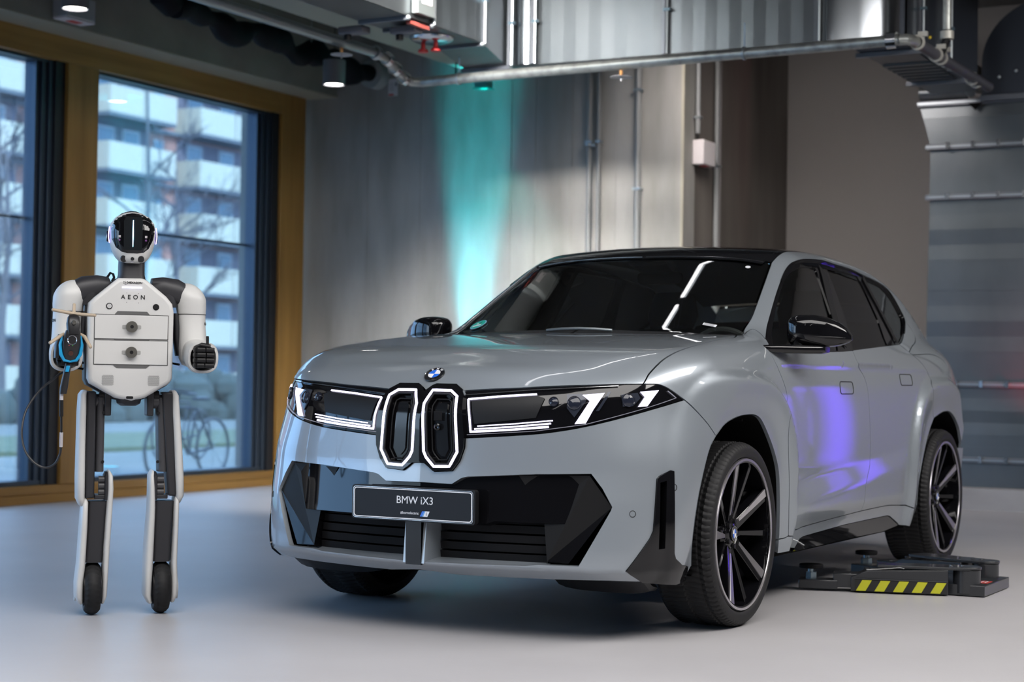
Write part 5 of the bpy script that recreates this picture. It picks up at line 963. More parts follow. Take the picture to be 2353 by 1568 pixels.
# side air curtain
panel('air_curtain_trim', slot, 'z', M_GLOSS, holes=[cvs('slot_in')], mode='both', h=.02, off=.006, thick=.05, gap=.001)
panel('air_curtain_void', cvs('slot_in'), 'z', M_DARK, mode='both', h=.03, off=-.03, thick=0)
bb = [vec(.878, 0, .236)]+[vec(p[0], p[1], .236) for p in ib[1:]]+[vec(.60, .86, .236), vec(.46, .895, .236)]
for sg in (1, -1):
    v = [tuple(q*vec(1, sg, 1)) for q in bb]+[tuple((q*vec(1, .97, 1)-vec(.10, 0, .012))*vec(1, sg, 1)) for q in bb]+[(.2, 0, .22)]+[(.2, sg*.85, .22)]; n = len(bb)
    G().add(v, [(i, i+1, n+i+1, n+i) for i in range(n-1)]).build('lip_underside', M_PAINT, car, smooth=40)
    G().add([tuple(q) for q in v[n:2*n]]+[(.1, sg*.8, .223), (.1, 0, .223)], [tuple(range(n+2))]).build('underbody', M_DARK, car)
# -------- number plate
pc = vec(.945, 0, .486); PL = thing('number_plate', '', '', pc); del PL['label']; del PL['category']; attach(PL, car)
def rrect(w, h_, r, n=5):
    out = []
    for cx, cz, a0 in ((w/2-r, h_/2-r, 0), (-w/2+r, h_/2-r, 90), (-w/2+r, -h_/2+r, 180), (w/2-r, -h_/2+r, 270)):
        out += [(cx+r*math.cos(math.radians(a0+90*i/n)), cz+r*math.sin(math.radians(a0+90*i/n))) for i in range(n+1)]
    return out
G().prism(rrect(.540, .128, .012), pc, (0, 1, 0), (0, 0, 1), (1, 0, 0), -.022, .004).build('plate_holder', M_SATIN, PL)
G().prism(rrect(.520, .112, .011), pc, (0, 1, 0), (0, 0, 1), (1, 0, 0), .004, .007).build('plate_face', mat('plate_black', (.010, .011, .014), .45, spec=.25), PL)
def ringg(w, h_, r, t, d0, d1, nm, m):
    a = rrect(w, h_, r); b = rrect(w-2*t, h_-2*t, r-t*.5); n = len(a); v = []
    for d in (d0, d1): v += [(pc[0]+d, p[0]+pc[1], p[1]+pc[2]) for p in a]+[(pc[0]+d, p[0], p[1]+pc[2]) for p in b]
    fs = []
    for i in range(n): j = (i+1) % n; fs += [(2*n+i, 2*n+j, 3*n+j, 3*n+i), (i, j, 2*n+j, 2*n+i), (n+i, n+j, 3*n+j, 3*n+i)]
    G().add(v, fs).build(nm, m, PL, smooth=0)
M_PW = mat('plate_white', (.72, .74, .78), .4)
ringg(.518, .110, .011, .0032, .006, .0085, 'plate_border', M_PW); ringg(.526, .118, .012, .0015, .003, .0075, 'plate_border', M_CHROME)
text('plate_lettering', 'BMW iX3', .040, pc+vec(.0072, .012, .014), (0, 1, 0), (0, 0, 1), M_PW, PL, .0004)
text('plate_slogan', '#bornelectric', .0145, pc+vec(.0072, -.010, -.0325), (0, 1, 0), (0, 0, 1), M_PW, PL, .0003)
for k, (mm, x0) in enumerate(((M_BLUE, .036), (mat('badge_lblue', (.12, .35, .75), .3), .044), (M_PW, .050))):
    wd = (.007, .005, .018)[k]; G().prism([(x0, -.043), (x0+wd, -.043), (x0+wd+.010, -.023), (x0+.010, -.023)], pc, (0, 1, 0), (0, 0, 1), (1, 0, 0), .007, .0078).build('plate_emblem', mm, PL)
text('plate_letter', 'i', .018, pc+vec(.0079, .0635, -.0335), (0, 1, 0), (0, .2, 1), M_BBLACK, PL, .0002, bold=.0004)
# -------- mirrors
def mirror(sg):
    m_ = thing('wing_mirror', '', '', (-.80, sg*1.0, 1.15)); del m_['label']; del m_['category']; attach(m_, car)
    S = lambda x, y, z: (x, sg*y, z)
    secs = []
    for s_, x, hw, hh, zc in MIRROR: secs.append((S(x, s_, zc), (hw, 0, 0), (0, 0, hh), 3.6))
    G().loft(secs, 28, 3.6).build('mirror_housing', M_GLOSS, m_, smooth=50)
    G().loft([(S(-.45, .845, 1.100), (.035, 0, 0), (0, 0, .016)), (S(-.53, .90, 1.101), (.065, 0, 0), (0, 0, .019)), (S(-.64, .97, 1.101), (.06, 0, 0), (0, 0, .019)), (S(-.69, 1.015, 1.102), (.05, 0, 0), (0, 0, .018)), (S(-.70, 1.03, 1.103), (.035, 0, 0), (0, 0, .014))], 18, 3).build('mirror_arm', M_GLOSS, m_, smooth=50)
    a, b, c = S(-.75, .985, 1.185), S(-.735, 1.10, 1.18), S(-.76, 1.17, 1.168)
    G().tube([S(-.640, .99, 1.155), S(-.665, 1.05, 1.155), S(-.72, 1.10, 1.153)], .004, 6).build('indicator_strip', M_SATIN, m_)
MIRROR = [(.862, -.70, .030, .030, 1.180), (.868, -.70, .055, .052, 1.181), (.885, -.70, .072, .064, 1.182), (.92, -.70, .080, .069, 1.182), (.98, -.71, .080, .069, 1.181), (1.03, -.725, .070, .062, 1.176), (1.07, -.74, .055, .048, 1.169), (1.10, -.75, .036, .029, 1.161), (1.118, -.76, .014, .010, 1.155)]
mirror(1); mirror(-1)
# door handles: flush plates outlined by a groove
for (x0, x1, z0, z1) in ((-1.235, -1.42, .918, .962), (-2.165, -2.36, .962, 1.005)):
    r_ = .018; cx_, cz_ = (x0+x1)/2, (z0+z1)/2; loop = [vec(cx_+p[0], 1, cz_+p[1]) for p in rrect(abs(x1-x0), abs(z1-z0)+.012, r_)]
    P = []
    for p in loop: P.append(shoot(np.array([[p[0], 0, p[2]]]), np.array([[0, 1., 0]]), .2, 1.3, 50)[0])
    glow_tube('door_handle', P, .0022, .0004, M_SATIN, kind='x', h=.01)
# charge / fuel stickers and sensors on the windshield
q, n = shoot(np.array([[-.62, -.53, .75]]), np.array([[0, 0, 1.]]), .3, 1.5, 60)[0], None
def ws_at(x, y): q = shoot(np.array([[x, y, .9]]), np.array([[0, 0, 1.]]), .1, 1.2, 60)[0]; return q, grad(q[None])[0]
q, n = ws_at(-.545, -.60); ey_ = np.cross(n, (0, 1, 0)); ey_ = ey_ if ey_[2] > 0 else -ey_
exx = vec(0, 1, 0)-n*n[1]; exx /= np.linalg.norm(exx)
G().lathe([(0, .001), (.042, .001), (.042, -.001)], q, n, 36).build('emission_sticker', mat('sticker_blue', (.20, .42, .55), .5), car); G().lathe([(0, .0018), (.037, .0018), (.037, .001)], q, n, 36).build('emission_sticker', mat('sticker_green', (.0, .38, .27), .5), car)
text('sticker_digit', '4', .036, q+n*.002+ey_*.010+exx*.008, exx, ey_, mat('sticker_dark', (.0, .12, .10), .5), car, .0002)
G().prism([(-.026, -.020), (.022, -.020), (.022, -.006), (-.026, -.006)], q, exx, ey_, n, .0018, .0024).build('sticker_field', M_PW, car); G().prism([(-.012, .004), (-.002, .004), (-.002, .014), (-.012, .014)], q, exx, ey_, n, .0018, .0024).build('sticker_field', M_PW, car)
q, n = ws_at(-.52, .565); ey_ = np.cross(n, (0, 1, 0)); ey_ = ey_ if ey_[2] > 0 else -ey_; exx = vec(0, 1, 0)-n*n[1]; exx /= np.linalg.norm(exx)
G().prism([(-.03, -.010), (.03, -.010), (.03, .010), (-.03, .010)], q, exx, ey_, n, .001, .0015).build('glass_label', M_PW, car)
for k in range(3): G().prism([(-.026, -.007+k*.006), (.02, -.007+k*.006), (.02, -.005+k*.006), (-.026, -.005+k*.006)], q, exx, ey_, n, .0014, .0018).build('label_line', M_SATIN, car)
q, n = ws_at(-1.03, .535); G().lathe([(0, .001), (.012, .001), (.012, 0)], q, n, 20).build('glass_label', M_PW, car)
q, n = ws_at(-.365, 0.02); G().tube([q+vec(.01, -.16, .004), q+vec(.02, -.08, .010), q+vec(.022, 0, .012), q+vec(.02, .08, .010), q+vec(.01, .16, .004)], .006, 8).build('cowl_trim', M_STEEL, car)
# -------- interior seen through the glass
M_INT = mat('cabin_dark', (.018, .018, .020), .7); M_SEAT = mat('seat_grey', (.05, .05, .052), .65); M_HEAD = mat('headliner', (.10, .105, .10), .8)
G().loft([((-.50, 0, 1.02), (0, .74, 0), (0, 0, .10)), ((-.75, 0, 1.03), (0, .76, 0), (0, 0, .10)), ((-1.05, 0, .98), (0, .76, 0), (0, 0, .13)), ((-1.12, 0, .9), (0, .76, 0), (0, 0, .10))], 24, 5).build('dashboard', M_INT, car, smooth=50)
for sg in (1, -1):
    c = vec(-1.85, sg*.37, 0)
    st = thing('front_seat', '', '', c); del st['label']; del st['category']; attach(st, car)
    G().loft([(c+vec(.25, 0, .66), (0, .24, 0), (0, 0, .05)), (c+vec(.0, 0, .64), (0, .25, 0), (0, 0, .06)), (c+vec(-.25, 0, .64), (0, .24, 0), (0, 0, .06))], 20, 4).build('seat_cushion', M_SEAT, st, smooth=50)
    G().loft([(c+vec(-.20, 0, .68), (0, .25, 0), (.06, 0, .02)), (c+vec(-.28, 0, .95), (0, .25, 0), (.06, 0, .02)), (c+vec(-.36, 0, 1.22), (0, .20, 0), (.05, 0, .02))], 20, 4).build('seat_backrest', M_SEAT, st, smooth=50)
    G().loft([(c+vec(-.36, 0, 1.24), (0, .12, 0), (.04, 0, .02)), (c+vec(-.39, 0, 1.32), (0, .145, 0), (.045, 0, .02)), (c+vec(-.41, 0, 1.42), (0, .12, 0), (.035, 0, .02))], 18, 3).build('headrest', M_SEAT, st, smooth=50)
c = vec(-1.20, .37, 1.04); axx = vec(-.9, 0, .42); u = np.cross(axx, (0, 1, 0))
G().tube([c+.18*(math.cos(t)*vec(0, 1, 0)+math.sin(t)*u/np.linalg.norm(u)) for t in np.linspace(0, 2*PI, 33)[:-1]], .015, 8, True).build('steering_wheel', M_INT, car)
G().loft([((-2.75, 0, .66), (0, .66, 0), (0, 0, .08)), ((-2.95, 0, .95), (0, .66, 0), (0, 0, .08)), ((-3.05, 0, 1.25), (0, .60, 0), (0, 0, .06))], 20, 4).build('rear_bench', M_INT, car)
G().loft([((-1.235, 0, 1.455), (0, .12, 0), (0, 0, .032)), ((-1.25, 0, 1.455), (0, .12, 0), (0, 0, .032))], 16, 4).build('rear_view_mirror', M_SATIN, car, bevel=.004)
G().loft([((-1.10, 0, 1.515), (0, .10, 0), (0, 0, .008)), ((-1.20, 0, 1.50), (0, .09, 0), (0, 0, .03)), ((-1.28, 0, 1.52), (0, .07, 0), (0, 0, .02))], 16, 4).build('sensor_pod', M_SATIN, car)
v = []; xs = np.linspace(-1.18, -3.1, 12); ysn = np.linspace(-.56, .56, 9)
for x in xs:
    for y in ysn: v.append((x, y, float(WR(x)-.03*(y/.6)**2)-.035))
G().add(v, [(i*9+j, i*9+j+1, (i+1)*9+j+1, (i+1)*9+j) for i in range(11) for j in range(8)]).build('headliner', M_HEAD, car, smooth=60)

# ================================================================ ROBOT
RB_O = vec(1.088, -1.252, 0); RX = vec(-.7293, .6842, 0); RY = vec(-.6842, -.7293, 0)
def RW(p): return RB_O + RX*p[0] + RY*p[1] + vec(0, 0, p[2])
rob = thing('robot', 'white and black humanoid robot standing on two wheeled feet by the windows', 'robot', RB_O)
def R(): return G(RW)
def rtext(name, body, size, p, m, ex=(1, 0, 0), depth=.0005, spacing=1., bold=0, parent=None):
    e = RX*ex[0]+RY*ex[1]; return text(name, body, size, RW(p), e, (0, 0, 1), m, parent or rob, depth, spacing, bold=bold)
M_ROBW = M_WHITE; M_GAP = mat('gap_dark', (.03, .03, .03), .6); M_ALU = mat('knob_metal', (.30, .29, .26), .3, .9)
# torso
plate = [(-.067, 1.330), (.035, 1.332), (.121, 1.262), (.145, 1.233), (.151, 1.20), (.150, .940), (.143, .920), (.112, .903), (.045, .861), (-.008, .848), (-.068, .859), (-.139, .899), (-.168, .915), (-.177, .935), (-.179, 1.20), (-.176, 1.232), (-.155, 1.254)]
g = R().prism(plate, (0, 0, 0), (1, 0, 0), (0, 0, 1), (0, 1, 0), -.130, -.03); tor = g.build('torso_front', M_ROBW, rob, bevel=.016, seg=4, smooth=30)
back = [(x*1.04-.0, (z-1.09)*1.02+1.088) for x, z in plate]
R().prism(back, (0, 0, 0), (1, 0, 0), (0, 0, 1), (0, 1, 0), -.055, .10).build('torso_back', M_RDARK, rob, bevel=.02, seg=3)
R().loft([((-.012, -.06, .862), (.05, 0, 0), (0, .07, 0)), ((-.012, -.05, .838), (.045, 0, 0), (0, .06, 0)), ((-.012, -.04, .828), (.03, 0, 0), (0, .04, 0))], 20, 3).build('pelvis_cap', M_RDARK, rob)
def groove(pts, w, nm='drawer_gap'):
    for a, b in zip(pts, pts[1:]+pts[:1]):
        a, b = vec(a[0], -.1308, a[1]), vec(b[0], -.1308, b[1]); d = b-a; l = np.linalg.norm(d); d = d/l; R().cbox((a+b)/2, (l/2+w/2, .0012, w/2), (d, (0, 1, 0), np.cross(d, (0, 1, 0)))).build(nm, M_GAP, dr)
for zt, zb in ((1.185, 1.0915), (1.0845, .9910)):
    dr = R().box((-.1545, -.1325, zb), (.1275, -.10, zt)).build('drawer', M_ROBW, rob, bevel=.0015)
    groove([(-.1555, zt+.001), (.1285, zt+.001), (.1285, zb-.001), (-.1555, zb-.001)], .0022)
    z = (zt+zb)/2; R().cyl((-.013, -.131, z+.001), (-.013, -.150, z+.001), .022, 28).build('drawer_knob', M_ALU, dr); R().cyl((-.013, -.149, z+.001), (-.013, -.1515, z+.001), .007, 16).build('knob_screw', M_SATIN, dr)
    R().prism([(-.049, -.006), (-.046, -.008), (.020, -.008), (.024, -.006), (.024, .006), (.020, .008), (-.046, .008), (-.049, .006)], (0, 0, z), (1, 0, 0), (0, 0, 1), (0, 1, 0), -.1335, -.130).build('knob_slot', mat('slot_grey', (.33, .33, .32), .5), dr)
for zt, zb in ((1.200, 1.181), (1.0915, 1.0795), (.9900, .9770)):
    R().prism([(-.083, zt if zt > 1.1 and zt < 1.15 else zt), (-.070, zt), (.046, zt), (.061, zt)] if 0 else [(-.084, (zb if zt > 1.15 else zt)), (-.068, zt if zt > 1.15 else zb), (.046, zt if zt > 1.15 else zb), (.062, (zb if zt > 1.15 else zt))], (0, 0, 0), (1, 0, 0), (0, 0, 1), (0, 1, 0), -.1318, -.128).build('finger_recess', mat('recess_grey', (.10, .10, .10), .5), rob)
for x in (-.100, .080): R().lathe([(0, -.004), (.009, -.004), (.0095, 0)], (x, -.131, 1.219), (0, 1, 0), 20).build('push_button', mat('button_pale', (.5, .5, .5), .3) if x < 0 else M_SATIN, rob); R().lathe([(.0095, -.002), (.0125, -.002), (.0125, .001), (.0095, .001)], (x, -.130, 1.219), (0, 1, 0), 20, closed=True).build('button_ring', M_SATIN, rob)
R().box((-.052, -.133, 1.2905), (.024, -.129, 1.2965)).build('chest_light', M_LED, rob)
M_INK = mat('ink_black', (.012, .012, .012), .5)
rtext('chest_lettering', 'AEON', .024, (-.009, -.1312, 1.2555), M_INK, spacing=1.75, bold=.0003)
rtext('brand_lettering', 'HEXAGON', .0115, (-.003, -.1312, 1.3125), M_INK, spacing=1.0, bold=.0003)
for a, b in (((-.050, 1.3175), (-.042, 1.3125)), ((-.050, 1.3175), (-.050, 1.3095)), ((-.050, 1.3095), (-.042, 1.3055)), ((-.042, 1.3195), (-.042, 1.3055)), ((-.042, 1.3125), (-.034, 1.3175)), ((-.034, 1.3175), (-.034, 1.3095)), ((-.034, 1.3095), (-.042, 1.3055))):
    R().tube([(a[0]+.003, -.1308, a[1]), (b[0]+.003, -.1308, b[1])], .0006, 4).build('brand_emblem', M_INK, rob)
for (x0, x1) in ((-.124, -.079), (.053, .098)):
    g = R(); n = 0
    for i in range(15):
        for j in range(14):
            x = x0+(x1-x0)*(i+.5*(j % 2))/15+.0015; z = .908+.041*(j+.5)/14
            if (i in (0, 14)) and (j in (0, 13)): continue
            g.add([(x+.0011*math.cos(k*PI/3), -.1304, z+.0011*math.sin(k*PI/3)) for k in range(6)], [(0, 1, 2, 3, 4, 5)])
    g.build('speaker_holes', M_GAP, rob, kind='stuff')
R().prism([(-.027+p[0]+.012, p[1]+.8615) for p in [(-.0135, -.003), (-.011, -.005), (.011, -.005), (.0135, -.003), (.0135, .003), (.011, .005), (-.011, .005), (-.0135, .003)]], (0, 0, 0), (1, 0, 0), (0, 0, 1), (0, 1, 0), -.1312, -.12).build('charge_port', M_SATIN, rob)
for x, z in ((-.034, 1.272), (.012, 1.271), (-.034, 1.235), (.012, 1.234)): R().cyl((x, -.1311, z), (x, -.129, z), .0012, 6).build('screw', M_SATIN, rob)
# neck and head
R().loft([((-.006, .0, 1.325), (.058, 0, 0), (0, .055, 0)), ((-.006, 0, 1.35), (.052, 0, 0), (0, .05, 0)), ((-.006, 0, 1.42), (.051, 0, 0), (0, .05, 0))], 24, 3).build('neck', M_RDARK, rob)
hd = []
for z, hx, hy, yc in ((1.394, .026, .035, -.035), (1.402, .052, .055, -.028), (1.418, .066, .073, -.018), (1.445, .079, .088, -.008), (1.48, .089, .098, 0), (1.52, .092, .102, .002), (1.555, .085, .097, .004), (1.58, .066, .080, .006), (1.596, .038, .050, .008), (1.602, .012, .02, .008)):
    hd.append(((-.006+(z-1.4)*.01, yc, z), (hx, 0, 0), (0, hy, 0)))
R().loft(hd, 40, 2.3).build('head_shell', M_ROBW, rob, smooth=60)
# visor: curved black shield over the face and crown
def headpt(x, z, s_=1.02):
    zs = [h[0][2] for h in hd]; hx = np.interp(z, zs, [h[1][0] for h in hd]); hy = np.interp(z, zs, [h[2][1] for h in hd]); yc = np.interp(z, zs, [h[0][1] for h in hd]); xc = -.006+(z-1.4)*.01
    q = min(abs(x-xc)/(hx*s_), .999); return (x, yc-hy*s_*(1-q**2.3)**(1/2.3), z)
vis_out = [(-.012, 1.603), (-.050, 1.592), (-.077, 1.567), (-.092, 1.535), (-.089, 1.49), (-.074, 1.455), (-.053, 1.437), (-.030, 1.431), (.008, 1.431), (.032, 1.435), (.053, 1.452), (.070, 1.487), (.080, 1.53), (.070, 1.565), (.045, 1.588), (.02, 1.600)]
g = R(); rings = 9; n = len(vis_out)*3; L_ = []
vo = []
for i in range(len(vis_out)):
    a, b = vec(*vis_out[i]), vec(*vis_out[(i+1) % len(vis_out)])
    for k in range(3): vo.append(a+(b-a)*k/3)
cx_, cz_ = -.008, 1.515; v = [headpt(cx_, cz_, 1.035)]
for j in range(1, rings+1):
    for p in vo: s_ = j/rings; v.append(headpt(cx_+(p[0]-cx_)*s_, min(cz_+(p[1]-cz_)*s_, 1.6015), 1.035 if j < rings else 1.005))
n = len(vo); g.add(v, [(0, 1+i, 1+(i+1) % n) for i in range(n)]+[(1+(j-1)*n+i, 1+j*n+i, 1+j*n+(i+1) % n, 1+(j-1)*n+(i+1) % n) for j in range(1, rings) for i in range(n)]).build('visor', M_GLOSS, rob, smooth=70)
R().loft([((-.006, .02, 1.545), (.086, 0, 0), (0, .092, 0)), ((-.005, .02, 1.575), (.070, 0, 0), (0, .078, 0)), ((-.005, .02, 1.597), (.042, 0, 0), (0, .05, 0)), ((-.005, .015, 1.606), (.016, 0, 0), (0, .02, 0))], 32, 2.3).build('crown_cap', M_GLOSS, rob, smooth=60)
R().prism([(-.047+.0, 1.447), (-.044, 1.443), (.020, 1.443), (.024, 1.447), (.026, 1.556), (.020, 1.575), (-.040, 1.575), (-.048, 1.556)], (0, 0, 0), (1, 0, 0), (0, 0, 1), (0, 1, 0), -.1075, -.1055).build('face_screen', mat('screen_dark', (.012, .014, .016), .12), rob)
R().tube([(-.012, -.1085, 1.456), (-.012, -.1088, 1.50), (-.012, -.1085, 1.561)], [.0012, .0026, .0016], 8).build('face_light_bar', emis('bar_blue', (.25, .62, 1.0), 9), rob)
for x in (-.062, .040):
    R().cbox(headpt(x, 1.497, 1.045), (.0045, .002, .0045)).build('face_sensor', mat('sensor_pale', (.45, .43, .45), .4), rob); q = headpt(x, 1.483, 1.045); R().lathe([(0, -.002), (.004, -.001), (.004, .001)], q, (0, 1, 0), 12).build('face_sensor', mat('sensor_violet', (.16, .05, .20), .2), rob)
for x, r_ in ((-.043, .0135), (.022, .0135), (-.011, .007)):
    q = headpt(x, 1.410, 1.0); ax = (x*3, 1, .5); R().lathe([(0, -.002), (r_*.8, -.004), (r_, -.003), (r_, .004)], q, ax, 22).build('chin_camera', M_GLOSS, rob)
R().cbox(headpt(-.011, 1.3985, 1.0), (.006, .003, .004)).build('chin_sensor', mat('sensor_pale2', (.3, .3, .33), .4), rob)
for sg in (1, -1):
    x = -.005+sg*.093; R().lathe([(0, .012), (.020, .010), (.026, 0), (.026, -.01)], (x-sg*.003, .010, 1.503), (sg, 0, 0), 28).build('ear_disc', M_GLOSS, rob)
    R().tube([(x-sg*.002+sg*.004*math.sin((k/8)*PI), -.022, 1.475+.065*k/8) for k in range(9)], .0022, 6).build('ear_light', emis('ear_violet', (.45, .35, 1.0), 4), rob)
# shoulders and arms
def arm(sg, X, yaw, name):
    # X: shoulder x, arms drop and the forearm points to the viewer
    R().loft([((sg*.075-.01, .01, 1.300), (.01, 0, 0), (0, .045, 0)), ((sg*.085-.01, .01, 1.300), (0, 0, .040), (0, .05, 0)), ((sg*.13-.01, .01, 1.298), (0, 0, .048), (0, .062, 0)), ((sg*.19-.01, .01, 1.283), (0, 0, .056), (0, .070, 0)), ((sg*.235-.01, .01, 1.268), (0, 0, .045), (0, .062, 0))], 24, 2.6).build('shoulder', M_RDARK, rob, smooth=50)
    R().loft([((sg*.150-.012, .0, 1.30), (.02, 0, 0), (0, .05, 0)), ((sg*.155-.012, .0, 1.26), (.035, 0, 0), (0, .055, 0)), ((sg*.172-.012, .0, 1.225), (.022, 0, 0), (0, .045, 0))], 20, 2.6).build('armpit_cover', M_RDARK, rob, smooth=50)
    c = sg*.237-.008
    secs = []
    for z, hx, hy, dx in [(1.255+.068*math.sin(a_), .062*math.cos(a_)+.001, .066*math.cos(a_)+.001, -sg*.015*math.sin(a_)) for a_ in [1.5, 1.35, 1.2, 1.05, .9, .75, .6, .45, .3, .15, 0]]+[(1.225, .060, .062, sg*.004), (1.198, .0565, .058, sg*.006)]: secs.append(((c+dx, -.005, z), (hx, 0, 0), (0, hy, 0)))
    R().loft(secs, 32, 2.2).build('upper_arm', M_ROBW, rob, smooth=60)
    secs = []
    for z, hx, hy, dx in ((1.196, .056, .058, sg*.006), (1.15, .056, .058, sg*.007), (1.10, .057, .062, sg*.009), (1.06, .058, .066, sg*.012), (1.02, .056, .060, sg*.014), (.995, .045, .045, sg*.015), (.985, .02, .02, sg*.015)): secs.append(((c+dx, -.005 if z > 1.12 else -.015, z), (hx, 0, 0), (0, hy, 0)))
    R().loft(secs, 32, 2.2).build('elbow_sleeve', M_ROBW, rob, smooth=60)
    R().loft([((c+dx, -.005, z), (.058, 0, 0), (0, .060, 0)) for z, dx in ((1.1985, sg*.006), (1.1965, sg*.006))], 32, 2.2).build('arm_seam', M_GAP, rob)
    R().loft([((c-sg*.058, .0, 1.20), (.010, 0, 0), (0, .04, 0)), ((c-sg*.050, .01, 1.10), (.014, 0, 0), (0, .05, 0)), ((c-sg*.040, .02, 1.03), (.012, 0, 0), (0, .04, 0))], 16, 3).build('inner_arm_cover', M_RDARK, rob, smooth=50)
    # forearm, flaring cuff open at the wrist
    fx = c+sg*.022
    secs = [((fx-sg*.005, -.02, 1.045), (.052, 0, 0), (0, 0, .058)), ((fx, -.10, 1.036), (.055, 0, 0), (0, 0, .058)), ((fx, -.17, 1.027), (.060, 0, 0), (0, 0, .060)), ((fx, -.235, 1.022), (.063, 0, 0), (0, 0, .062)), ((fx, -.262, 1.020), (.058, 0, 0), (0, 0, .057)), ((fx, -.262, 1.020), (.050, 0, 0), (0, 0, .049)), ((fx, -.20, 1.024), (.045, 0, 0), (0, 0, .045))]
    R().loft(secs, 32, 2.6).build('forearm', M_ROBW, rob, smooth=45)
    R().loft([((fx, -.20, 1.024), (.040, 0, 0), (0, 0, .042)), ((fx, -.255, 1.022), (.034, 0, 0), (0, 0, .036))], 20, 3).build('wrist', M_SATIN, rob)
    # five fingered hand curled into a fist
    palm = R().loft([((fx, -.245, 1.022), (.036, 0, 0), (0, 0, .038)), ((fx, -.275, 1.022), (.040, 0, 0), (0, 0, .041)), ((fx, -.300, 1.022), (.037, 0, 0), (0, 0, .040))], 20, 4).build('palm', M_RDARK, rob, smooth=50)
    for k in range(4):
        z = 1.052-.0205*k; ln = (.040, .043, .042, .036)[k]
        for j, (p, q) in enumerate((((-.036, -.290), (-.034, -.318)), ((-.032, -.324), (-.032+ln*.75, -.328)), ((-.030+ln*.80, -.326), (.036, -.312)))):
            R().loft([((fx+sg*p[0], p[1], z), (.0001, .0085, 0) if j else (.0085, .0001, 0), (0, 0, .0092)), ((fx+sg*q[0], q[1], z), (.0001, .008, 0) if j else (.008, .0001, 0), (0, 0, .0088))], 12, 3.4).build('finger', M_SATIN, palm, smooth=40, bevel=.001)
    R().tube([(fx-sg*.030, -.27, 1.058), (fx-sg*.012, -.315, 1.070), (fx+sg*.018, -.325, 1.066)], [.011, .010, .008], 10).build('thumb', M_SATIN, palm)
    R().cyl((fx+sg*.012, -.29, 1.066), (fx+sg*.012, -.285, 1.105), .006, 8).build('knuckle_post', M_SATIN, rob)
arm(-1, 0, 0, 'l'); arm(1, 0, 0, 'r')
for sg in (1, -1):
    cx_ = sg*.237-.008+sg*.0065; r1, r2 = .0573, .0592
    for k, ch in enumerate('AEON'):
        th_ = (math.radians(-32)+k*.27) if sg > 0 else (math.radians(180+32)-(3-k)*.27)
        th_ = th_; px_, py_ = cx_+r1*math.cos(th_)*1.0, -.005+r2*math.sin(th_)
        rtext('arm_lettering', ch, .016, (px_+.0008*math.cos(th_), py_+.0008*math.sin(th_), 1.160), M_INK, ex=(-math.sin(th_), math.cos(th_), 0), bold=.0003)
for sg in (1, -1):
    pts = [(sg*.17, .03, 1.14), (sg*.155, .03, 1.10), (sg*.15, .04, 1.04), (sg*.165, .03, 1.0), (sg*.19, .0, .995)]; R().tube(pts, .005, 8).build('arm_cable', M_SATIN, rob)
R().tube([(-.10, .04, 1.335), (-.085, .03, 1.358), (-.075, .02, 1.352), (-.072, .01, 1.338), (-.08, 0, 1.325)], .005, 8).build('shoulder_cable', M_SATIN, rob)
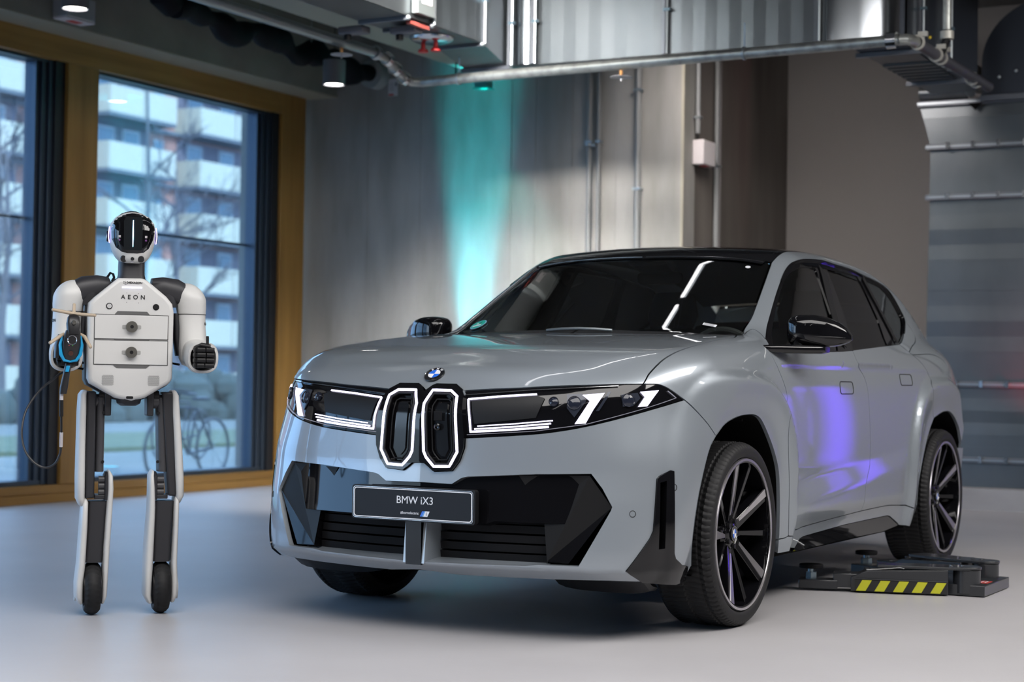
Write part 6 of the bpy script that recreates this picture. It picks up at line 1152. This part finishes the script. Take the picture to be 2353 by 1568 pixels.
# legs
def rounded(L):
    (x0, z0, w0), (x1, z1, w1) = L[0], L[-1]; s0 = 1 if z0 > z1 else -1
    return [(x0, z0+s0*.004, w0*.45)]+L+[(x1, z1-s0*.004, w1*.45)]
def leg(s_, ):
    m = s_   # -1: image left
    def X(x): return x
    if m < 0: th = dict(wo=[(-.181, .885), (-.1875, .87), (-.189, .80), (-.190, .67), (-.190, .54), (-.189, .46), (-.184, .434)], wh=[.012, .016, .018, .018, .019, .018, .010], bk=(-.172, -.137, .462, .884), gy=(-.138, -.100, .566, .86), kn=(-.116, -.092, .455, .566), bx=-.133)
    else: th = dict(wo=[(.166, .888), (.172, .87), (.176, .80), (.186, .67), (.194, .54), (.197, .47), (.192, .443)], wh=[.012, .016, .018, .019, .020, .018, .010], bk=(.118, .165, .470, .884), gy=(.098, .140, .566, .86), kn=(.083, .107, .455, .566), bx=.134)
    R().loft([((x, 0, z), (w, 0, 0), (0, .072*(w/.018)**.4, 0)) for x, z, w in rounded([(x, z, w) for (x, z), w in zip(th['wo'], th['wh'])])], 24, 3).build('thigh_cover', M_ROBW, rob, smooth=50)
    x0, x1, z0, z1 = th['bk']; dx = .018 if m > 0 else 0
    R().add([(x0-dx*0+.0, -.060, z1), (x1, -.060, z1), (x1+dx*1.0, -.060, z0), (x0+dx*1.8, -.060, z0), (x0, .060, z1), (x1, .060, z1), (x1+dx, .060, z0), (x0+dx*1.8, .060, z0)], [(0, 1, 2, 3), (4, 7, 6, 5), (0, 4, 5, 1), (3, 2, 6, 7), (0, 3, 7, 4), (1, 5, 6, 2)]).build('thigh_frame', M_RDARK, rob, bevel=.008)
    x0, x1, z0, z1 = th['gy']; R().loft([(((x0+x1)/2-m*0+dx*(1-(z-z0)/(z1-z0))*.6, 0, z), ((x1-x0)/2, 0, 0), (0, .050, 0)) for z in (z0, z0+.02, z1-.04, z1)], 20, 3).build('thigh_actuator', M_RGREY, rob, smooth=45)
    for z in (z0+.04, z1-.06): R().cyl(((x0+x1)/2-m*.012, -.052, z), ((x0+x1)/2-m*.012, -.046, z), .006, 10).build('screw', M_SATIN, rob)
    hx = -.090 if m < 0 else .075
    R().box((hx-.014, -.055, .788), (hx+.012, .055, .90)).build('hip_bracket', M_RDARK, rob, bevel=.005); R().cyl((hx+m*.014, -.03, .87), (hx+m*.034, -.03, .87), .018, 16).build('hip_motor', M_SATIN, rob)
    R().cyl((hx, -.02, .845), (hx+m*.05, -.02, .845), .028, 18).build('hip_motor', M_RGREY, rob)
    # knee
    x0, x1, z0, z1 = th['kn']; kx = -.10 if m < 0 else .115
    R().box((kx-(.035 if m < 0 else .022), -.045, .458), (kx+(.022 if m < 0 else .035), .045, .475)).build('knee_plate', M_RDARK, rob, bevel=.003)
    for z in (.485, .51, .535): R().cyl((kx-.02, -.03, z), (kx+.02, -.03, z), .014, 14).build('knee_spring', M_RGREY, rob)
    R().loft([((kx+(.014 if m < 0 else -.018), 0, .455), (.014, 0, 0), (0, .055, 0)), ((kx+(.014 if m < 0 else -.018), 0, .55), (.014, 0, 0), (0, .055, 0)), ((kx+(.014 if m < 0 else -.018), 0, .566), (.008, 0, 0), (0, .035, 0))], 18, 3.5).build('knee_frame', M_RDARK, rob, smooth=45)
    # calf
    if m < 0: core = [(-.120, .449, .035), (-.126, .33, .033), (-.133, .208, .032)]; outer = [(-.170, .462, .006), (-.171, .445, .014), (-.174, .35, .016), (-.180, .21, .017), (-.187, .13, .018), (-.187, .075, .017), (-.180, .048, .010)]; inner = [(-.080, .567, .006), (-.076, .55, .012), (-.074, .50, .013), (-.077, .42, .014), (-.084, .28, .014), (-.087, .18, .013), (-.090, .075, .012), (-.096, .048, .007)]
    else: core = [(.139, .449, .036), (.134, .33, .034), (.131, .208, .033)]; outer = [(.184, .472, .006), (.186, .455, .012), (.185, .35, .012), (.181, .21, .013), (.183, .13, .015), (.182, .075, .015), (.176, .048, .009)]; inner = [(.090, .568, .006), (.086, .55, .011), (.088, .50, .013), (.089, .42, .015), (.083, .28, .018), (.080, .18, .018), (.078, .075, .016), (.088, .045, .010)]
    R().loft([((x, 0, z), (w, 0, 0), (0, .050, 0)) for x, z, w in core], 20, 6).build('calf_core', M_RDARK, rob, smooth=45)
    for nm, L in (('calf_outer_cover', outer), ('calf_inner_cover', inner)): R().loft([((x, 0, z), (w, 0, 0), (0, .066*(w/.014)**.35, 0)) for x, z, w in rounded(L)], 24, 3).build(nm, M_ROBW, rob, smooth=50)
    wx = -.1355 if m < 0 else .133
    def mod(k, j): return -.004 if (j in (2, 3, 7, 8) and (k+(j if j < 5 else -j)) % 3 == 0) or (j == 5 and 0) else 0
    R().lathe([(.070, -.030), (.088, -.031), (.098, -.022), (.102, -.014), (.1035, -.006), (.104, 0), (.1035, .006), (.102, .014), (.098, .022), (.088, .031), (.070, .030)], (wx, 0, .104), (1, 0, 0), 90, mod=mod).build('foot_wheel', M_RUBBER, rob, smooth=35)
    R().cyl((wx-.034, 0, .104), (wx+.034, 0, .104), .068, 28).build('wheel_hub', M_RDARK, rob)
    R().cyl((-.19 if m < 0 else .185, 0, .10), (-.203 if m < 0 else .199, 0, .10), .045, 24).build('hub_cover', M_ROBW, rob)
leg(-1); leg(1)
# ---------------------------------------------------------------- handheld scanner
sc = thing('handheld_scanner', 'black and blue handheld scanner with tan probe arms held by the robot', 'scanner', RW((-.26, -.34, 1.0)))
M_TAN = mat('tan_plastic', (.42, .34, .25), .45); M_CYAN = mat('scanner_blue', (.01, .28, .55), .35); M_SCB = mat('scanner_black', (.012, .012, .014), .35)
def S_(): return G(RW)
S_().loft([((-.281, -.33, .875), (.013, 0, 0), (0, .015, 0)), ((-.278, -.33, .90), (.015, 0, 0), (0, .017, 0)), ((-.270, -.335, .95), (.013, 0, 0), (0, .016, 0)), ((-.264, -.335, .99), (.012, 0, 0), (0, .015, 0))], 18, 3).build('handle', M_SCB, sc, smooth=45)
S_().prism([(-.276, .958), (-.262, .958), (-.258, .982), (-.272, .982)], (0, 0, 0), (1, 0, 0), (0, 0, 1), (0, 1, 0), -.356, -.348).build('trigger', M_CYAN, sc, bevel=.002)
S_().loft([((-.259, -.345, .998), (.020, 0, 0), (0, .018, 0)), ((-.258, -.35, 1.02), (.030, 0, 0), (0, .022, 0)), ((-.256, -.355, 1.06), (.034, 0, 0), (0, .024, 0)), ((-.253, -.36, 1.10), (.030, 0, 0), (0, .022, 0)), ((-.251, -.36, 1.115), (.026, 0, 0), (0, .02, 0))], 20, 4).build('scanner_body', M_SCB, sc, smooth=45)
S_().loft([((-.250, -.355, 1.10), (.022, 0, 0), (0, .03, 0)), ((-.250, -.355, 1.14), (.026, 0, 0), (0, .03, 0)), ((-.249, -.35, 1.165), (.022, 0, 0), (0, .025, 0)), ((-.249, -.34, 1.178), (.012, 0, 0), (0, .015, 0))], 20, 4).build('scanner_head', M_SCB, sc, smooth=45)
for sg in (1, -1): S_().tube([(-.256+sg*.034, -.362, 1.095), (-.257+sg*.040, -.365, 1.06), (-.258+sg*.036, -.366, 1.025), (-.259+sg*.022, -.364, 1.002), (-.259, -.362, .997)], [.003, .006, .007, .006, .004], 8).build('blue_frame', M_CYAN, sc)
S_().tube([(-.272, -.375, 1.09), (-.257, -.378, 1.088), (-.245, -.375, 1.09)], .002, 6).build('screen_edge', M_SATIN, sc)
S_().lathe([(.0145, -.001), (.017, -.003), (.0185, -.001)], (-.254, -.379, 1.078), (0, 1, 0), 28).build('control_ring', M_CHROME, sc)
S_().cyl((-.258, -.378, 1.028), (-.258, -.3815, 1.028), .009, 18).build('scan_button', mat('button_dark', (.05, .015, .01), .4), sc)
for x, m_ in ((-.265, mat('led_red', (.3, .05, .05), .4)), (-.252, mat('led_green', (.05, .25, .05), .4))): S_().cyl((x, -.378, 1.058), (x, -.380, 1.058), .0022, 8).build('status_light', m_, sc)
S_().lathe([(0, -.008), (.007, -.008), (.009, 0)], (-.250, -.385, 1.143), (0, 1, 0), 20).build('scanner_lens', M_ALU, sc)
ap = (-.249, -.35, 1.178)
for q in ((-.325, -.375, 1.190), (-.174, -.375, 1.173), (-.247, -.33, 1.212)): S_().tube([ap, tuple((vec(*ap)+vec(*q))/2), q], [.007, .0065, .0062], 10).build('probe_arm', M_TAN, sc); S_().ball(q, .0066, 10, 8).build('probe_tip', M_TAN, sc)
for sg, q in ((-1, (-.334, -.39, 1.066)), (1, (-.188, -.39, 1.054))): S_().tube([(-.253+sg*.03, -.35, 1.10), tuple(vec(-.253+sg*.045, -.365, 1.092)), q], [.007, .0068, .0064], 10).build('probe_arm', M_TAN, sc); S_().ball(q, .0068, 10, 8).build('probe_tip', M_TAN, sc)
for k in range(6): x = -.30+.016*k; S_().box((x-.004, -.33, .985+(.02 if k in (0, 5) else 0)), (x+.004, -.30, 1.005)).build('clamp_rib', M_SCB, sc)
S_().loft([((-.305, -.32, 1.01), (.012, 0, 0), (0, .03, 0)), ((-.300, -.32, 1.06), (.016, 0, 0), (0, .03, 0)), ((-.295, -.32, 1.10), (.008, 0, 0), (0, .02, 0))], 16, 3).build('side_grip', M_SCB, sc)
S_().cyl((-.286, -.33, .878), (-.286, -.33, .850), .007, 14).build('plug', MATS['sensor_pale'], sc)
S_().cyl((-.286, -.33, .852), (-.285, -.33, .790), .0075, 12).build('cable_sleeve', M_SATIN, sc); S_().tube([(-.285, -.33, .79), (-.284, -.33, .76), (-.283, -.32, .73)], .004, 8).build('cable_end', M_SATIN, sc)
S_().cyl((-.283, -.32, .73), (-.283, -.31, .675), .0065, 10).build('cable_label', MATS['sensor_pale'], sc)
cb = [(-.283, -.31, .675), (-.285, -.30, .65), (-.297, -.29, .618), (-.315, -.28, .60), (-.337, -.27, .594), (-.365, -.26, .604), (-.392, -.25, .628), (-.412, -.24, .66), (-.422, -.23, .70), (-.423, -.22, .745), (-.412, -.20, .80), (-.385, -.17, .85), (-.35, -.14, .893), (-.31, -.10, .925), (-.27, -.05, .955), (-.22, .0, .972), (-.19, .03, .972), (-.17, .06, .965)]
cc = []
for i in range(len(cb)-1):
    a = vec(*cb[max(i-1, 0)]); b, c_ = vec(*cb[i]), vec(*cb[i+1]); d = vec(*cb[min(i+2, len(cb)-1)])
    for k in range(4): t = k/4; cc.append((2*t**3-3*t*t+1)*b+(t**3-2*t*t+t)*(c_-a)/2+(-2*t**3+3*t*t)*c_+(t**3-t*t)*(d-b)/2)
S_().tube(cc, .0045, 8).build('cable', mat('cable_black', (.015, .015, .017), .45), sc)

# ================================================================ VEHICLE LIFT
lf = thing('vehicle_lift', 'low black car lift with hazard striped arm on the floor beside the car', 'lift', (-1.7, 1.4, 0))
M_LB = mat('lift_black', (.022, .024, .028), .28, 0, .3); M_YEL = mat('hazard_yellow', (.50, .50, .02), .5); M_HB = mat('hazard_black', (.012, .012, .012), .5); M_NUT = mat('zinc_nut', (.25, .32, .36), .25, .9)
G().box((-1.985, 1.26, .004), (-1.52, 1.50, .053)).build('base_plate', M_LB, lf, bevel=.003)
G().box((-1.97, 1.27, 0), (-1.54, 1.48, .004)).build('foot_pad', M_MATTE, lf)
def liftarm(px_, py_, ex_, ey_, z1, stripes):
    """arm from the pivot (px,py) to the pad end (ex,ey)"""
    p, e = vec(px_, py_, 0), vec(ex_, ey_, 0); d = e-p; L = np.linalg.norm(d); d /= L; s_ = np.cross((0, 0, 1), d)
    def Fm(q): return p+d*q[0]+s_*q[1]+vec(0, 0, q[2])
    A_ = lambda: G(Fm)
    A_().cyl((0, 0, .012), (0, 0, .118), .062, 40).build('pivot_post', M_LB, lf, bevel=.002)
    A_().cyl((0, 0, .120), (0, 0, .132), .066, 40).build('pivot_cap', M_LB, lf, bevel=.002)
    A_().prism([(-.012, .066), (.12, .075), (.40, .060), (.40, -.060), (.12, -.075), (-.012, -.066)], (0, 0, 0), (1, 0, 0), (0, 1, 0), (0, 0, 1), .118, .131).build('top_plate', M_LB, lf, bevel=.002)
    # tapered box arm
    x0, x1, x2 = .085, .50, .60
    v = [(x0, -.075, .006), (x1+.02, -.062, .006), (x1+.02, .062, .006), (x0, .075, .006), (x0, -.075, .118), (x1-.06, -.062, .104), (x1-.06, .062, .104), (x0, .075, .118), (x1+.02, -.062, .072), (x1+.02, .062, .072)]
    A_().add(v, [(3, 2, 1, 0), (4, 5, 6, 7), (5, 8, 9, 6), (0, 1, 8, 5, 4), (3, 7, 6, 9, 2), (0, 4, 7, 3), (1, 2, 9, 8)]).build('arm_box', M_LB, lf, bevel=.003)
    A_().box((x0, -.078, .062), (x1, .078, .066)).build('side_bead', M_CHROME if 0 else M_LB, lf, bevel=.001)
    A_().box((x1-.04, -.052, .020), (x1+.10, .052, .085)).build('arm_extension', M_LB, lf, bevel=.004)
    A_().add([(x1+.02, -.05, .03), (x1+.10, -.045, .03), (x1+.10, .045, .03), (x1+.02, .05, .03), (x1+.02, -.05, .088), (x1+.10, -.045, .060), (x1+.10, .045, .060), (x1+.02, .05, .088)], [(3, 2, 1, 0), (4, 5, 6, 7), (0, 1, 5, 4), (2, 3, 7, 6), (1, 2, 6, 5), (0, 4, 7, 3)]).build('arm_knee', M_LB, lf, bevel=.002)
    A_().box((x1+.08, -.055, .010), (L+.055, .055, .052)).build('pad_foot', M_LB, lf, bevel=.004)
    A_().cyl((L, 0, .052), (L, 0, .082), .028, 6).build('pad_nut', M_NUT, lf); A_().cyl((L, 0, .082), (L, 0, .100), .016, 16).build('pad_screw', M_NUT, lf)
    A_().cyl((L, 0, .100), (L, 0, .118), .055, 28).build('rubber_pad', M_MATTE, lf, bevel=.003)
    for x in (.02, .07): A_().cyl((x, .0, .131), (x, 0, .137), .010, 6).build('cap_screw', M_CHROME, lf)
    A_().cyl((.45, 0, .104), (.45, 0, .112), .014, 14).build('grease_cap', M_LB, lf)
    A_().tube([(.28, -.076*stripes, .119), (.30, -.070*stripes, .123), (.34, -.066*stripes, .117), (.45, -.062*stripes, .107)], .0022, 6).build('weld_bead', M_CHROME, lf)
    if stripes:
        y_ = -.0765*stripes; yl = .0785*stripes
        A_().box((x0+.005, min(y_, -.0775*stripes)-.0005, .010), (x1, max(y_, -.0775*stripes), .060)).build('hazard_tape', M_HB, lf)
        n = 5; w = (x1-x0)/n
        for k in range(n):
            a0 = x0+.008+k*w; q = [(a0, .060), (a0+w*.52, .060), (a0+w*.52+.028, .011), (a0+.028, .011)]
            q = [(min(x, x1-.002), z) for x, z in q]
            A_().prism([(x, z) for x, z in q], (0, 0, 0), (1, 0, 0), (0, 0, 1), (0, 1, 0), -.0795*stripes-.0004, -.0775*stripes).build('hazard_stripe', M_YEL, lf)
liftarm(-1.575, 1.405, -1.365, .735, .1, -1)
liftarm(-1.915, 1.405, -2.16, .745, .1, 0)
G().cyl((-1.75, 1.40, .053), (-1.75, 1.40, .070), .014, 6).build('anchor_bolt', M_CHROME, lf); G().cyl((-1.75, 1.40, .070), (-1.75, 1.40, .082), .008, 10).build('anchor_bolt', M_CHROME, lf)
G().box((-1.73, 1.435, .0532), (-1.63, 1.485, .0540)).build('warning_label', mat('label_red', (.45, .05, .04), .5), lf)
for k in range(2): G().box((-1.72, 1.445+.018*k, .0541), (-1.66, 1.451+.018*k, .0545)).build('label_line', MATS['plate_white'], lf)
G().box((-1.625, 1.435, .0532), (-1.56, 1.485, .0538)).build('warning_label', mat('label_black', (.02, .02, .02), .5), lf)
SC.render.use_persistent_data = False
